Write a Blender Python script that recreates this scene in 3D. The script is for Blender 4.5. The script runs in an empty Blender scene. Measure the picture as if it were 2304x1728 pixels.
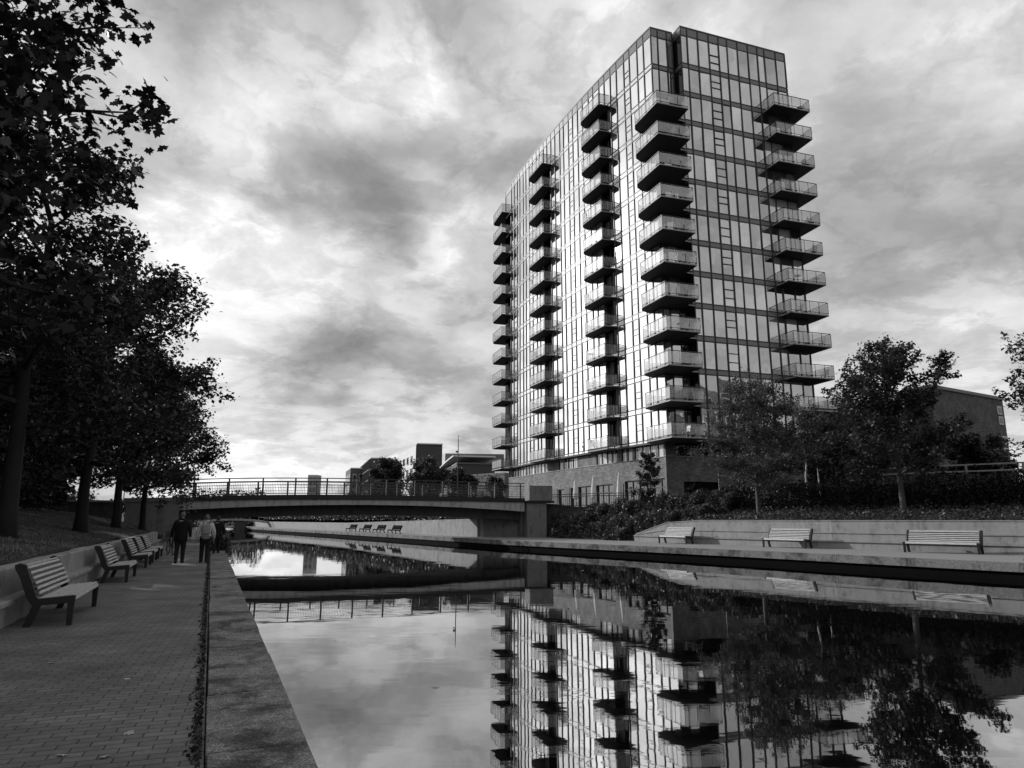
import bpy, bmesh, math, random
import numpy as np
from mathutils import Vector, Matrix, noise as mnoise

C = bpy.context.scene.collection
R = math.radians
rng = np.random.default_rng(7)
random.seed(7)

# ------------------------------------------------------------------ camera
EYE = 1.55
cam_d = bpy.data.cameras.new('camera')
cam = bpy.data.objects.new('camera', cam_d)
C.objects.link(cam)
cam.location = (0, 0, EYE)
cam.rotation_euler = (R(90 + 11.2), 0, 0)
cam_d.sensor_width = 36.0
cam_d.lens = 24.0
cam_d.clip_start = 0.1
cam_d.clip_end = 6000
bpy.context.scene.camera = cam

# ------------------------------------------------------------------ light
SUN_AZ, SUN_EL = -60.0, 22.0        # degrees left of the view axis, above the horizon
sun_dir = Vector((math.sin(R(SUN_AZ)) * math.cos(R(SUN_EL)), math.cos(R(SUN_AZ)) * math.cos(R(SUN_EL)), math.sin(R(SUN_EL))))
sun_d = bpy.data.lights.new('sun', 'SUN')
sun_d.energy = 3.3
sun_d.angle = R(0.6)
sun = bpy.data.objects.new('sun', sun_d)
C.objects.link(sun)
sun.rotation_euler = (-sun_dir).to_track_quat('-Z', 'Y').to_euler()

sc = bpy.context.scene
sc.view_settings.view_transform = 'Standard'
sc.view_settings.look = 'None'
sc.view_settings.exposure = 0.0
sc.view_settings.gamma = 1.0
sc.render.engine = 'CYCLES'
sc.cycles.max_bounces = 6
sc.cycles.transparent_max_bounces = 12
sc.cycles.caustics_reflective = False
sc.cycles.caustics_refractive = False

BLOBS = [(-0.397,0.864,0.310,0.30),(-0.345,0.936,0.075,0.27),(-0.229,0.782,0.580,0.23),(-0.224,0.928,0.297,0.10),(-0.403,0.788,0.465,0.02),(-0.049,0.795,0.605,0.06),(0.585,0.792,0.173,0.12),(-0.054,0.940,0.338,0.09),(-0.190,0.875,0.446,-0.31),(0.173,0.758,0.629,0.12),(0.535,0.659,0.529,0.17),(-0.138,0.983,0.119,0.03),(-0.540,0.657,0.527,0.06),(-0.132,0.834,0.536,0.30),(0.450,0.878,0.161,0.11),(0.355,0.760,0.545,-0.00),(0.193,0.922,0.336,0.18),(0.130,0.981,0.146,0.12),(0.317,0.942,0.108,0.19),(-0.517,0.794,0.320,0.09),(-0.288,0.822,0.491,0.03),(-0.051,0.969,0.240,-0.13),(-0.431,0.892,0.133,0.16),(0.070,0.801,0.594,0.35),(0.241,0.817,0.524,0.25),(-0.277,0.915,0.293,0.10),(0.460,0.834,0.304,-0.08),(0.004,0.852,0.523,-0.22),(0.004,0.768,0.640,-0.33),(-0.369,0.899,0.235,-0.17),(-0.167,0.915,0.368,0.28),(-0.169,0.943,0.287,-0.24),(-0.245,0.876,0.416,-0.13),(-0.305,0.737,0.603,-0.18),(-0.378,0.744,0.552,0.14),(-0.099,0.975,0.200,0.24),(0.593,0.802,0.065,0.04),(-0.387,0.877,0.287,0.33),(-0.252,0.963,0.094,0.02),(-0.177,0.960,0.217,-0.07),(0.574,0.731,0.368,-0.15),(0.553,0.699,0.454,0.22),(0.557,0.796,0.237,0.07),(-0.038,0.902,0.429,0.15),(-0.501,0.742,0.445,-0.01),(-0.051,0.991,0.127,-0.08),(-0.148,0.862,0.484,-0.21),(0.261,0.740,0.620,0.06),(-0.267,0.807,0.527,0.22),(-0.297,0.868,0.398,0.13),(-0.301,0.938,0.172,-0.16),(0.473,0.849,0.235,0.08),(0.056,0.773,0.632,0.19),(-0.052,0.871,0.489,0.08),(-0.177,0.970,0.165,0.06),(-0.369,0.919,0.137,0.21),(0.512,0.765,0.391,-0.06),(0.517,0.850,0.097,0.08),(-0.193,0.894,0.404,0.22),(-0.223,0.749,0.624,-0.13),(-0.402,0.832,0.382,-0.23),(-0.437,0.785,0.440,0.11),(-0.411,0.739,0.534,-0.13),(-0.347,0.920,0.182,-0.20),(-0.136,0.886,0.442,-0.10),(-0.054,0.951,0.305,0.15),(-0.112,0.946,0.303,-0.11),(-0.242,0.858,0.452,-0.07),(-0.388,0.821,0.418,0.13),(-0.522,0.677,0.520,0.04),(-0.100,0.775,0.624,0.11),(-0.294,0.952,0.089,0.14),(0.452,0.719,0.528,0.10),(0.562,0.777,0.284,0.03)]

class NT:
    """tiny helper to wire shader nodes"""
    def __init__(s, tree):
        s.t = tree; s.t.nodes.clear()
    def n(s, kind, ins=None, **props):
        nd = s.t.nodes.new(kind)
        for k, v in props.items():
            setattr(nd, k, v)
        for k, v in (ins or {}).items():
            sock = nd.inputs[k]
            if hasattr(v, 'links') or isinstance(v, bpy.types.NodeSocket):
                s.t.links.new(v, sock)
            else:
                sock.default_value = v
        return nd
    def math(s, op, a, b=0.0, c=None, clamp=False):
        ins = {0: a, 1: b}
        if c is not None: ins[2] = c
        return s.n('ShaderNodeMath', ins, operation=op, use_clamp=clamp).outputs[0]
    def ramp(s, fac, stops, interp='LINEAR'):
        nd = s.n('ShaderNodeValToRGB', {0: fac})
        cr = nd.color_ramp; cr.interpolation = interp
        while len(cr.elements) > 1: cr.elements.remove(cr.elements[0])
        for i, (p, v) in enumerate(stops):
            e = cr.elements[0] if i == 0 else cr.elements.new(p)
            e.position = p; e.color = (v, v, v, 1)
        return nd.outputs[0]
    def schlick(s, f0, normal=None):
        f = s.n('ShaderNodeLayerWeight', {0: .5, **({'Normal': normal} if normal else {})}).outputs['Facing']
        return s.math('MULTIPLY_ADD', s.math('POWER', f, 5.0), 1 - f0, f0)
    def noise(s, vec, scale, detail=4, rough=.55, dist=0.0):
        return s.n('ShaderNodeTexNoise', {'Vector': vec, 'Scale': scale, 'Detail': detail, 'Roughness': rough, 'Distortion': dist}).outputs[0]

def make_world():
    w = bpy.data.worlds.new('World'); bpy.context.scene.world = w
    w.use_nodes = True
    T = NT(w.node_tree)
    gen = T.n('ShaderNodeTexCoord').outputs['Generated']
    sky = T.n('ShaderNodeTexSky', sky_type='NISHITA', sun_disc=False, sun_elevation=R(SUN_EL), sun_rotation=R(SUN_AZ))
    skybw = T.n('ShaderNodeRGBToBW', {0: sky.outputs[0]}).outputs[0]
    # break the outlines of the cloud banks
    sep = T.n('ShaderNodeSeparateXYZ', {0: gen})
    zz = T.math('ADD', T.math('MAXIMUM', sep.outputs[2], 0.0), 0.22)
    flat = T.n('ShaderNodeCombineXYZ', {0: T.math('DIVIDE', sep.outputs[0], zz), 1: T.math('DIVIDE', sep.outputs[1], zz), 2: 0.0}).outputs[0]
    nz = T.n('ShaderNodeTexNoise', {'Vector': flat, 'Scale': 2.3, 'Detail': 10.0, 'Roughness': .62})
    dv = T.n('ShaderNodeVectorMath', {0: nz.outputs[1], 1: (.5, .5, .5)}, operation='SUBTRACT').outputs[0]
    dv = T.n('ShaderNodeVectorMath', {0: dv, 1: (.22, .22, .15)}, operation='MULTIPLY').outputs[0]
    d = T.n('ShaderNodeVectorMath', {0: gen, 1: dv}, operation='ADD').outputs[0]
    d = T.n('ShaderNodeVectorMath', {0: d}, operation='NORMALIZE').outputs[0]
    acc = None
    cR = math.cos(R(8.5))
    def blob(c, amp, cr, acc):
        dot = T.n('ShaderNodeVectorMath', {0: d, 1: c}, operation='DOT_PRODUCT').outputs['Value']
        mr = T.n('ShaderNodeMapRange', {0: dot, 1: cr, 2: 1.0, 3: 0.0, 4: amp}, interpolation_type='SMOOTHSTEP').outputs[0]
        return mr if acc is None else T.math('ADD', acc, mr)
    for (x, y, z, a) in BLOBS:
        acc = blob((x, y, z), a, cR, acc)
    # bright veil round the hidden sun; unseen glows added to brighten the tower glass
    acc = blob(tuple(sun_dir), .9, math.cos(R(24)), acc)
    acc = blob(Vector((-.80, .58, .16)).normalized(), .85, math.cos(R(22)), acc)
    acc = blob(Vector((.82, -.54, .55)).normalized(), .10, math.cos(R(50)), acc)
    fb = T.noise(flat, 3.4, 12, .62, .35)
    crisp = T.ramp(fb, [(.36, .80), (.46, .91), (.495, 1.0), (.515, 1.10), (.70, 1.20)])
    wisp = T.noise(flat, 11.0, 9, .66, .2)
    # rounded heads of cumulus: folded noise gives lumps with darker creases between them
    lump = T.math('ABSOLUTE', T.math('MULTIPLY_ADD', T.noise(d, 6.5, 7, .55, .15), 2.0, -1.0))
    fine = T.math('MULTIPLY', crisp, T.math('MULTIPLY_ADD', T.math('SUBTRACT', wisp, .5), .26, 1.0))
    fine = T.math('MULTIPLY', fine, T.ramp(lump, [(0.0, .84), (.10, .95), (.25, 1.05), (.5, 1.12)]))
    cl = T.math('SMOOTH_MAX', T.math('ADD', acc, 0.5), 0.20, .25)
    cl = T.math('MULTIPLY', cl, fine)
    # the clear-sky radiance shows through the thin cloud
    tot = T.math('ADD', T.math('MULTIPLY', skybw, 0.12), T.math('MULTIPLY', cl, 9.2))
    low = T.n('ShaderNodeMapRange', {0: sep.outputs[2], 1: -0.02, 2: 0.0, 3: .3, 4: 1.0}).outputs[0]
    tot = T.math('MULTIPLY', tot, low)
    bg = T.n('ShaderNodeBackground', {0: tot, 1: 0.1})
    out = T.n('ShaderNodeOutputWorld', {0: bg.outputs[0]})
    w.cycles.sampling_method = 'MANUAL'
    w.cycles.sample_map_resolution = 512
make_world()

# ------------------------------------------------------------------ materials
def material(name):
    m = bpy.data.materials.new(name); m.use_nodes = True
    return m, NT(m.node_tree)

def plain(name, v, rough=.6, metal=0.0, var=0.25, scale=3.0, bump=0.0, bscale=30.0, streak=False, spec=.4, stain=None):
    """grey surface with uneven tone, optional vertical weather streaks"""
    m, T = material(name)
    co = T.n('ShaderNodeTexCoord').outputs['Object']
    v1 = T.noise(co, scale, 6, .6)
    f = T.math('MULTIPLY_ADD', T.math('SUBTRACT', v1, .5), 2 * var, 1.0)
    if streak:
        mp = T.n('ShaderNodeMapping', {0: co, 3: (2.2, 2.2, .28)}).outputs[0]
        st = T.noise(mp, 1.3, 6, .7, .6)
        bl = T.noise(co, 2.2, 7, .7, .8)
        st = T.math('MULTIPLY_ADD', st, .55, T.math('MULTIPLY', bl, .45))
        f = T.math('MULTIPLY', f, T.ramp(st, [(.36, .5), (.5, 1.0), (.66, 1.12)]))
        f = T.math('MULTIPLY', f, T.math('MULTIPLY_ADD', T.noise(co, 28, 4, .7), .5, .75))
    if stain:
        sn = T.noise(co, stain, 7, .7, .4)
        f = T.math('MULTIPLY', f, T.ramp(sn, [(.38, .25), (.52, 1.0)]))
    col = T.math('MULTIPLY', f, v)
    ins = {'Base Color': col, 'Roughness': rough, 'Metallic': metal, 'Specular IOR Level': spec}
    if bump:
        bn = T.noise(co, bscale, 5, .65)
        ins['Normal'] = T.n('ShaderNodeBump', {'Height': bn, 'Strength': bump, 'Distance': .02}).outputs[0]
    p = T.n('ShaderNodeBsdfPrincipled', ins)
    T.n('ShaderNodeOutputMaterial', {0: p.outputs[0]})
    return m

def leafy(name, lo, hi, rough=.52, trans=.25):
    m, T = material(name)
    g = T.n('ShaderNodeNewGeometry')
    t = T.ramp(g.outputs['Random Per Island'], [(0, lo), (.6, (lo + hi) * .45), (1, hi)])
    co = T.n('ShaderNodeTexCoord').outputs['Object']
    t = T.math('MULTIPLY', T.n('ShaderNodeRGBToBW', {0: t}).outputs[0], T.ramp(T.noise(co, .55, 3, .6), [(.32, .5), (.5, 1.0), (.68, 1.6)]))
    p = T.n('ShaderNodeBsdfPrincipled', {'Base Color': t, 'Roughness': rough, 'Specular IOR Level': .45})
    tr = T.n('ShaderNodeBsdfTranslucent', {0: t})
    mx = T.n('ShaderNodeMixShader', {0: trans, 1: p.outputs[0], 2: tr.outputs[0]})
    T.n('ShaderNodeOutputMaterial', {0: mx.outputs[0]})
    return m

def facade_glass(name, refl, dark=.02, wav=.05):
    """coated facade glass: tinted interior (per-pane) under a strong mirror"""
    m, T = material(name)
    co = T.n('ShaderNodeTexCoord').outputs['Object']
    at = T.n('ShaderNodeAttribute', attribute_name='tint').outputs['Fac']
    mp = T.n('ShaderNodeMapping', {0: co, 3: (5.0, 5.0, .25)}).outputs[0]
    folds = T.math('MULTIPLY_ADD', T.math('SUBTRACT', T.noise(mp, 2.0, 3), .5), .8, 1.0)
    bn = T.noise(co, .55, 2, .4)
    nor = T.n('ShaderNodeBump', {'Height': bn, 'Strength': wav, 'Distance': .25}).outputs[0]
    di = T.n('ShaderNodeBsdfDiffuse', {0: T.math('MULTIPLY', at, folds)})
    gl = T.n('ShaderNodeBsdfGlossy', {0: (.93, .93, .93, 1), 'Roughness': .02, 'Normal': nor})
    fr = T.schlick(.06)
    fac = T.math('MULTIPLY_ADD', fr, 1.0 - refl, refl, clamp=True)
    mx = T.n('ShaderNodeMixShader', {0: fac, 1: di.outputs[0], 2: gl.outputs[0]})
    T.n('ShaderNodeOutputMaterial', {0: mx.outputs[0]})
    return m

def clear_glass(name):
    m, T = material(name)
    tr = T.n('ShaderNodeBsdfTransparent', {0: (.90, .90, .90, 1)})
    gl = T.n('ShaderNodeBsdfGlossy', {0: (.9, .9, .9, 1), 'Roughness': .05})
    di = T.n('ShaderNodeBsdfDiffuse', {0: (.62, .62, .62, 1)})
    a = T.n('ShaderNodeMixShader', {0: .55, 1: gl.outputs[0], 2: di.outputs[0]})
    fr = T.schlick(.10)
    mx = T.n('ShaderNodeMixShader', {0: T.math('MULTIPLY_ADD', fr, .8, .20, clamp=True), 1: tr.outputs[0], 2: a.outputs[0]})
    T.n('ShaderNodeOutputMaterial', {0: mx.outputs[0]})
    return m

def brick(name, v, sx=1.0, mortar=.6, bw=.23, bh=.075, paving=False, var=.35):
    m, T = material(name)
    co = T.n('ShaderNodeTexCoord').outputs['Object']
    if paving:
        vec = T.n('ShaderNodeMapping', {0: co, 2: (0, 0, R(4))}).outputs[0]
    else:
        s = T.n('ShaderNodeSeparateXYZ', {0: co})
        vec = T.n('ShaderNodeCombineXYZ', {0: T.math('MULTIPLY_ADD', s.outputs[0], .55, T.math('MULTIPLY', s.outputs[1], .84)), 1: s.outputs[2], 2: 0.0}).outputs[0]
    wob = T.n('ShaderNodeTexNoise', {'Vector': co, 'Scale': 1.3, 'Detail': 2.0}).outputs[1]
    wob = T.n('ShaderNodeVectorMath', {0: wob, 1: (.02, .02, 0)}, operation='MULTIPLY').outputs[0]
    vec = T.n('ShaderNodeVectorMath', {0: vec, 1: wob}, operation='ADD').outputs[0]
    b = T.n('ShaderNodeTexBrick', {'Vector': vec, 'Color1': (v * (1 - var),) * 3 + (1,), 'Color2': (v * (1 + var),) * 3 + (1,), 'Mortar': (v * mortar,) * 3 + (1,),
            'Scale': 1.0, 'Mortar Size': .006, 'Mortar Smooth': .3, 'Brick Width': bw, 'Row Height': bh}, offset=.5)
    n1 = T.noise(co, .8, 6, .65)
    n2 = T.noise(co, 14, 4, .7)
    f = T.math('MULTIPLY', T.ramp(n1, [(.3, .6), (.7, 1.3)]), T.ramp(n2, [(.25, .75), (.75, 1.2)]))
    bw_ = T.n('ShaderNodeRGBToBW', {0: b.outputs[0]}).outputs[0]
    col = T.math('MULTIPLY', bw_, f)
    h = T.math('MULTIPLY_ADD', n2, .4, T.math('SUBTRACT', 1.0, b.outputs[1]))
    nor = T.n('ShaderNodeBump', {'Height': h, 'Strength': .5, 'Distance': .006}).outputs[0]
    p = T.n('ShaderNodeBsdfPrincipled', {'Base Color': col, 'Roughness': .8, 'Normal': nor, 'Specular IOR Level': .3})
    T.n('ShaderNodeOutputMaterial', {0: p.outputs[0]})
    return m

def water_mat():
    m, T = material('canal_water')
    co = T.n('ShaderNodeTexCoord').outputs['Object']
    mp = T.n('ShaderNodeMapping', {0: co, 2: (0, 0, R(25)), 3: (.5, 1.3, 1)}).outputs[0]
    n1 = T.noise(mp, .55, 3, .5, .4)
    n2 = T.noise(mp, 2.6, 3, .5, .2)
    patch = T.ramp(T.noise(co, .09, 2, .5), [(.42, .25), (.62, 1.0)])
    h = T.math('MULTIPLY_ADD', T.math('MULTIPLY', n2, patch), .22, n1)
    nor = T.n('ShaderNodeBump', {'Height': h, 'Strength': .11, 'Distance': .03}).outputs[0]
    di = T.n('ShaderNodeBsdfDiffuse', {0: (.006, .006, .006, 1)})
    gl = T.n('ShaderNodeBsdfGlossy', {0: (.9, .9, .9, 1), 'Roughness': .015, 'Normal': nor})
    fr = T.n('ShaderNodeFresnel', {0: 1.45, 'Normal': nor}).outputs[0]
    fac = T.math('MULTIPLY_ADD', fr, .75, .36, clamp=True)
    mx = T.n('ShaderNodeMixShader', {0: fac, 1: di.outputs[0], 2: gl.outputs[0]})
    T.n('ShaderNodeOutputMaterial', {0: mx.outputs[0]})
    return m

def wood(name, v):
    m, T = material(name)
    co = T.n('ShaderNodeTexCoord').outputs['Object']
    mp = T.n('ShaderNodeMapping', {0: co, 3: (.8, 9, 9)}).outputs[0]
    g = T.noise(mp, 5, 6, .65, .5)
    col = T.math('MULTIPLY', T.ramp(g, [(.3, .6), (.6, 1.1), (.8, 1.25)]), v)
    nor = T.n('ShaderNodeBump', {'Height': g, 'Strength': .35, 'Distance': .004}).outputs[0]
    p = T.n('ShaderNodeBsdfPrincipled', {'Base Color': col, 'Roughness': .62, 'Normal': nor})
    T.n('ShaderNodeOutputMaterial', {0: p.outputs[0]})
    return m

def curtains(name):
    """window with pleated pale curtains drawn behind it"""
    m, T = material(name)
    co = T.n('ShaderNodeTexCoord').outputs['Object']
    mp = T.n('ShaderNodeMapping', {0: co, 3: (2.6, 2.6, .05)}).outputs[0]
    g = T.noise(mp, 1.5, 4, .7)
    col = T.ramp(g, [(.38, .02), (.47, .06), (.5, .5), (.62, .7)])
    di = T.n('ShaderNodeBsdfDiffuse', {0: col})
    gl = T.n('ShaderNodeBsdfGlossy', {0: (.9, .9, .9, 1), 'Roughness': .03})
    fr = T.schlick(.07)
    mx = T.n('ShaderNodeMixShader', {0: fr, 1: di.outputs[0], 2: gl.outputs[0]})
    T.n('ShaderNodeOutputMaterial', {0: mx.outputs[0]})
    return m

def mossy_stone():
    m, T = material('mossy_stone')
    co = T.n('ShaderNodeTexCoord').outputs['Object']
    grain = T.noise(co, 75, 4, .75)
    mid = T.noise(co, 9, 6, .7, .3)
    moss = T.noise(co, 1.5, 8, .72, .5)
    k = T.math('MULTIPLY', T.ramp(grain, [(.34, .2), (.5, .85), (.68, 2.3)]), T.ramp(mid, [(.3, .6), (.7, 1.3)]))
    k = T.math('MULTIPLY', k, T.ramp(moss, [(.40, .28), (.50, .8), (.62, 1.15)]))
    h = T.math('MULTIPLY_ADD', grain, .5, mid)
    nor = T.n('ShaderNodeBump', {'Height': h, 'Strength': .9, 'Distance': .012}).outputs[0]
    p = T.n('ShaderNodeBsdfPrincipled', {'Base Color': T.math('MULTIPLY', k, .25), 'Roughness': .9, 'Normal': nor, 'Specular IOR Level': .3})
    T.n('ShaderNodeOutputMaterial', {0: p.outputs[0]})
    return m

M = dict(
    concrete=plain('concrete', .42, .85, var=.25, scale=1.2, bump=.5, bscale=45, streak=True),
    concrete_left=plain('left_wall_concrete', .36, .85, var=.25, scale=1.2, bump=.5, bscale=45, streak=True),  # slightly darker copy of the concrete, for the left wall
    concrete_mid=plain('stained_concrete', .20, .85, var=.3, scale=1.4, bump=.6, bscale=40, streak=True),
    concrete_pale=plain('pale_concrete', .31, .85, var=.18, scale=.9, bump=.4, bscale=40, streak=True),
    concrete_dark=plain('dark_streaked_concrete', .06, .85, var=.35, scale=1.5, bump=.6, bscale=40, streak=True),  # much darker copy of the streaked concrete
    rough_stone=plain('rough_stone', .20, .9, var=.8, scale=14, bump=1.0, bscale=26, stain=1.1),
    mossy=mossy_stone(),
    dark_matte=plain('near_black_matte', .006, .95, var=.4, scale=2, spec=.05),  # near-black matte for the quay faces and the far benches
    paving=brick('brick_paving', .17, mortar=.25, bw=.21, bh=.105, paving=True, var=.16),
    flag=plain('smooth_paving', .25, .8, var=.2, scale=1.1, bump=.3, bscale=50),
    brick=brick('facing_brick', .20),
    brick_dark=brick('brown_brick', .12),
    black=plain('black_paint', .012, .55, var=.3),
    iron=plain('dark_iron', .045, .5, var=.3),
    frame=plain('bronze_frame', .035, .45, var=.2),
    frame_mid=plain('grey_frame', .14, .5, var=.2),
    spandrel=plain('spandrel_glass', .16, .25, var=.2, spec=.8),
    slab=plain('shaded_slab_concrete', .05, .7, var=.2),  # near-black colour carries the shade of the undersides
    core=plain('dark_interior', .008, .9),
    slat=wood('pale_timber', .58),
    bark=plain('bark', .022, .9, var=.5, scale=8, bump=1.0, bscale=25),
    bark_pale=plain('pale_bark', .085, .9, var=.5, scale=7, bump=.8, bscale=25),
    birch=plain('birch_bark', .55, .8, var=.3, scale=6, stain=5),
    leaf=leafy('maple_leaf', .018, .085, trans=.22),
    leaf_near=leafy('near_maple_leaf', .010, .035, trans=.12),
    leaf_mid=leafy('street_tree_leaf', .035, .15, trans=.3),
    leaf_shrub=leafy('shrub_leaf', .03, .15),
    hedge=leafy('hedge_leaf', .008, .045),
    grass=leafy('grass_blade', .08, .26, .6, .25),
    soil=plain('soil', .03, .95, var=.5, scale=2, bump=.5),
    far_land=plain('far_land', .05, .95, var=.3, scale=.02),
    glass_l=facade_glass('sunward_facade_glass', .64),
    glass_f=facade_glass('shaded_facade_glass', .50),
    glass_d=facade_glass('dark_window_glass', .05, wav=.02),
    glass_door=facade_glass('balcony_door_glass', .18, wav=.03),
    balc_glass=clear_glass('balcony_glass'),
    curtain=curtains('curtained_window'),
    water=water_mat(),
    white=plain('white_canvas', .8, .8, var=.12),
    steel=plain('pale_steel', .4, .4, var=.15),
    render_pale=plain('pale_render', .75, .8, var=.1, scale=.2),
    render_grey=plain('grey_cladding', .07, .7, var=.15, scale=.2),
    roof=plain('roof_metal', .16, .5, var=.15, scale=.2),
    skin=plain('skin', .30, .6, var=.08), hair=plain('grey_hair', .13, .7, var=.4, scale=40), hair_dark=plain('dark_hair', .02, .6),
    coat=plain('black_coat', .006, .9, var=.3), trousers=plain('dark_trousers', .012, .9, var=.3),
    jacket=plain('pale_jacket', .58, .8, var=.45, scale=14), pack=plain('grey_backpack', .30, .8, var=.3, scale=9), shoe=plain('shoe_leather', .008, .5),
    rubber=plain('rubber', .01, .8),
)

# ------------------------------------------------------------------ mesh helpers
class MB:
    def __init__(s): s.v = []; s.f = []
    def add(s, verts, faces):
        o = len(s.v); s.v.extend(tuple(map(float, p)) for p in verts); s.f.extend(tuple(i + o for i in f) for f in faces); return s
    def hexa(s, lo, hi):
        """two loops of the same count joined into a closed solid"""
        n = len(lo); v = list(lo) + list(hi)
        f = [tuple(range(n - 1, -1, -1)), tuple(range(n, 2 * n))] + [(i, (i + 1) % n, n + (i + 1) % n, n + i) for i in range(n)]
        return s.add(v, f)
    def box(s, x0, x1, y0, y1, z0, z1):
        return s.hexa([(x0, y0, z0), (x1, y0, z0), (x1, y1, z0), (x0, y1, z0)], [(x0, y0, z1), (x1, y0, z1), (x1, y1, z1), (x0, y1, z1)])
    def obox(s, c, ax, ay, az):
        """oriented box: centre and three half-axis vectors"""
        c, ax, ay, az = map(np.array, (c, ax, ay, az))
        q = [c - ax - ay, c + ax - ay, c + ax + ay, c - ax + ay]
        return s.hexa([p - az for p in q], [p + az for p in q])
    def bar(s, a, b, w, h=None, up=(0, 0, 1)):
        a, b = np.array(a, float), np.array(b, float); h = h or w
        d = b - a; L = np.linalg.norm(d)
        if L < 1e-6: return s
        d /= L; u = np.array(up, float)
        if abs(d @ u) > .95: u = np.array((1., 0, 0))
        x = np.cross(d, u); x /= np.linalg.norm(x); y = np.cross(x, d)
        return s.obox((a + b) / 2, d * L / 2, x * w / 2, y * h / 2)
    def tube(s, pts, rad, seg=8, cap=True):
        pts = [np.array(p, float) for p in pts]; n = len(pts)
        rad = [rad] * n if np.isscalar(rad) else rad
        V = []; ref = np.array((.31, .87, .21))
        for i, p in enumerate(pts):
            d = pts[min(i + 1, n - 1)] - pts[max(i - 1, 0)]; d = d / (np.linalg.norm(d) + 1e-9)
            x = np.cross(d, ref); x /= np.linalg.norm(x) + 1e-9; y = np.cross(d, x)
            for k in range(seg):
                a = 2 * math.pi * k / seg
                V.append(p + rad[i] * (math.cos(a) * x + math.sin(a) * y))
        F = [(i * seg + k, i * seg + (k + 1) % seg, (i + 1) * seg + (k + 1) % seg, (i + 1) * seg + k) for i in range(n - 1) for k in range(seg)]
        if cap: F += [tuple(range(seg - 1, -1, -1)), tuple((n - 1) * seg + k for k in range(seg))]
        return s.add(V, F)
    def lathe(s, prof, c=(0, 0, 0), seg=14):
        V = [(c[0] + r * math.cos(2 * math.pi * k / seg), c[1] + r * math.sin(2 * math.pi * k / seg), c[2] + z) for r, z in prof for k in range(seg)]
        n = len(prof)
        F = [(i * seg + k, i * seg + (k + 1) % seg, (i + 1) * seg + (k + 1) % seg, (i + 1) * seg + k) for i in range(n - 1) for k in range(seg)]
        F += [tuple(range(seg - 1, -1, -1)), tuple((n - 1) * seg + k for k in range(seg))]
        return s.add(V, F)
    def prism(s, poly, z0, z1):
        return s.hexa([(x, y, z0) for x, y in poly], [(x, y, z1) for x, y in poly])
    def plate(s, poly, x0, x1):
        """profile in (y, z) extruded along x"""
        return s.hexa([(x0, y, z) for y, z in poly], [(x1, y, z) for y, z in poly])
    def quad(s, a, b, c, d): return s.add([a, b, c, d], [(0, 1, 2, 3)])
    def build(s, name, mat, parent=None, world=False, smooth=False, bevel=0.0):
        v = s.v
        if parent is not None and world:
            inv = parent_matrix(parent).inverted()
            v = [tuple(inv @ Vector(p)) for p in v]
        me = bpy.data.meshes.new(name); me.from_pydata(v, [], s.f)
        bm = bmesh.new(); bm.from_mesh(me)
        bmesh.ops.recalc_face_normals(bm, faces=bm.faces)
        if bevel: bmesh.ops.bevel(bm, geom=[e for e in bm.edges], offset=bevel, segments=2, affect='EDGES', profile=.6)
        bm.to_mesh(me); bm.free()
        return link(name, me, mat, parent, smooth)

def parent_matrix(o):
    m = o.matrix_basis.copy()
    while o.parent: o = o.parent; m = o.matrix_basis @ m
    return m

def link(name, me, mat, parent=None, smooth=False):
    if mat is not None:
        me.materials.clear(); me.materials.append(M[mat] if isinstance(mat, str) else mat)
    if smooth: me.polygons.foreach_set('use_smooth', [True] * len(me.polygons))
    o = bpy.data.objects.new(name, me); C.objects.link(o)
    if parent is not None: o.parent = parent
    return o

def fast_mesh(name, V, k):
    """mesh of n-gons with k corners each from a (N*k,3) array"""
    V = np.asarray(V, np.float32).reshape(-1, 3); n = len(V) // k
    me = bpy.data.meshes.new(name)
    me.vertices.add(len(V)); me.vertices.foreach_set('co', V.ravel())
    me.loops.add(n * k); me.loops.foreach_set('vertex_index', np.arange(n * k, dtype=np.int32))
    me.polygons.add(n); me.polygons.foreach_set('loop_start', np.arange(0, n * k, k, dtype=np.int32))
    me.polygons.foreach_set('loop_total', np.full(n, k, np.int32))
    me.update(); me.validate()
    return me

def tag(o, label=None, cat=None, group=None, kind=None):
    if label: o['label'] = label
    if cat: o['category'] = cat
    if group: o['group'] = group
    if kind: o['kind'] = kind
    return o

def thing(name, label, cat, loc=(0, 0, 0), rz=0.0, group=None):
    o = bpy.data.objects.new(name, None); C.objects.link(o)
    o.empty_display_size = .2
    o.location = loc; o.rotation_euler = (0, 0, rz)
    return tag(o, label, cat, group)

def copy_tree(o, parent=None):
    c = o.copy(); C.objects.link(c); c.parent = parent
    for ch in list(o.children): copy_tree(ch, c)
    return c

def lerp(a, b, t): return tuple(x + (y - x) * t for x, y in zip(a, b))

# ------------------------------------------------------------------ canal frame: s along the left bank, n away from the water
E0 = np.array((.776, 0.)); DS = np.array((-.397, .918)); DN = np.array((-.918, -.397))
def sn(s, n, z=0.0):
    p = E0 + DS * s + DN * n
    return (p[0], p[1], z)
RZ_PATH = math.atan2(DS[1], DS[0]) - math.pi / 2     # local +y runs along the canal
WATER = -0.60
EDGE = [(40, 2), (32, 10), (26, 16), (21, 21.5), (18.2, 25.1), (16.1, 28.2), (14.3, 31), (12.5, 33.9), (10.3, 37), (7.8, 40.4), (4, 45.4), (-.2, 51.3), (-9.6, 67.5), (-24.9, 92.5), (-37.3, 112), (-47, 128), (-60, 150)]
WALL = [(45, 13), (33, 22.5), (27.5, 27), (23.2, 31.2), (20.2, 34.6), (17.4, 37.9), (15.2, 41), (12.2, 45.0), (8.9, 50.0)]

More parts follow.
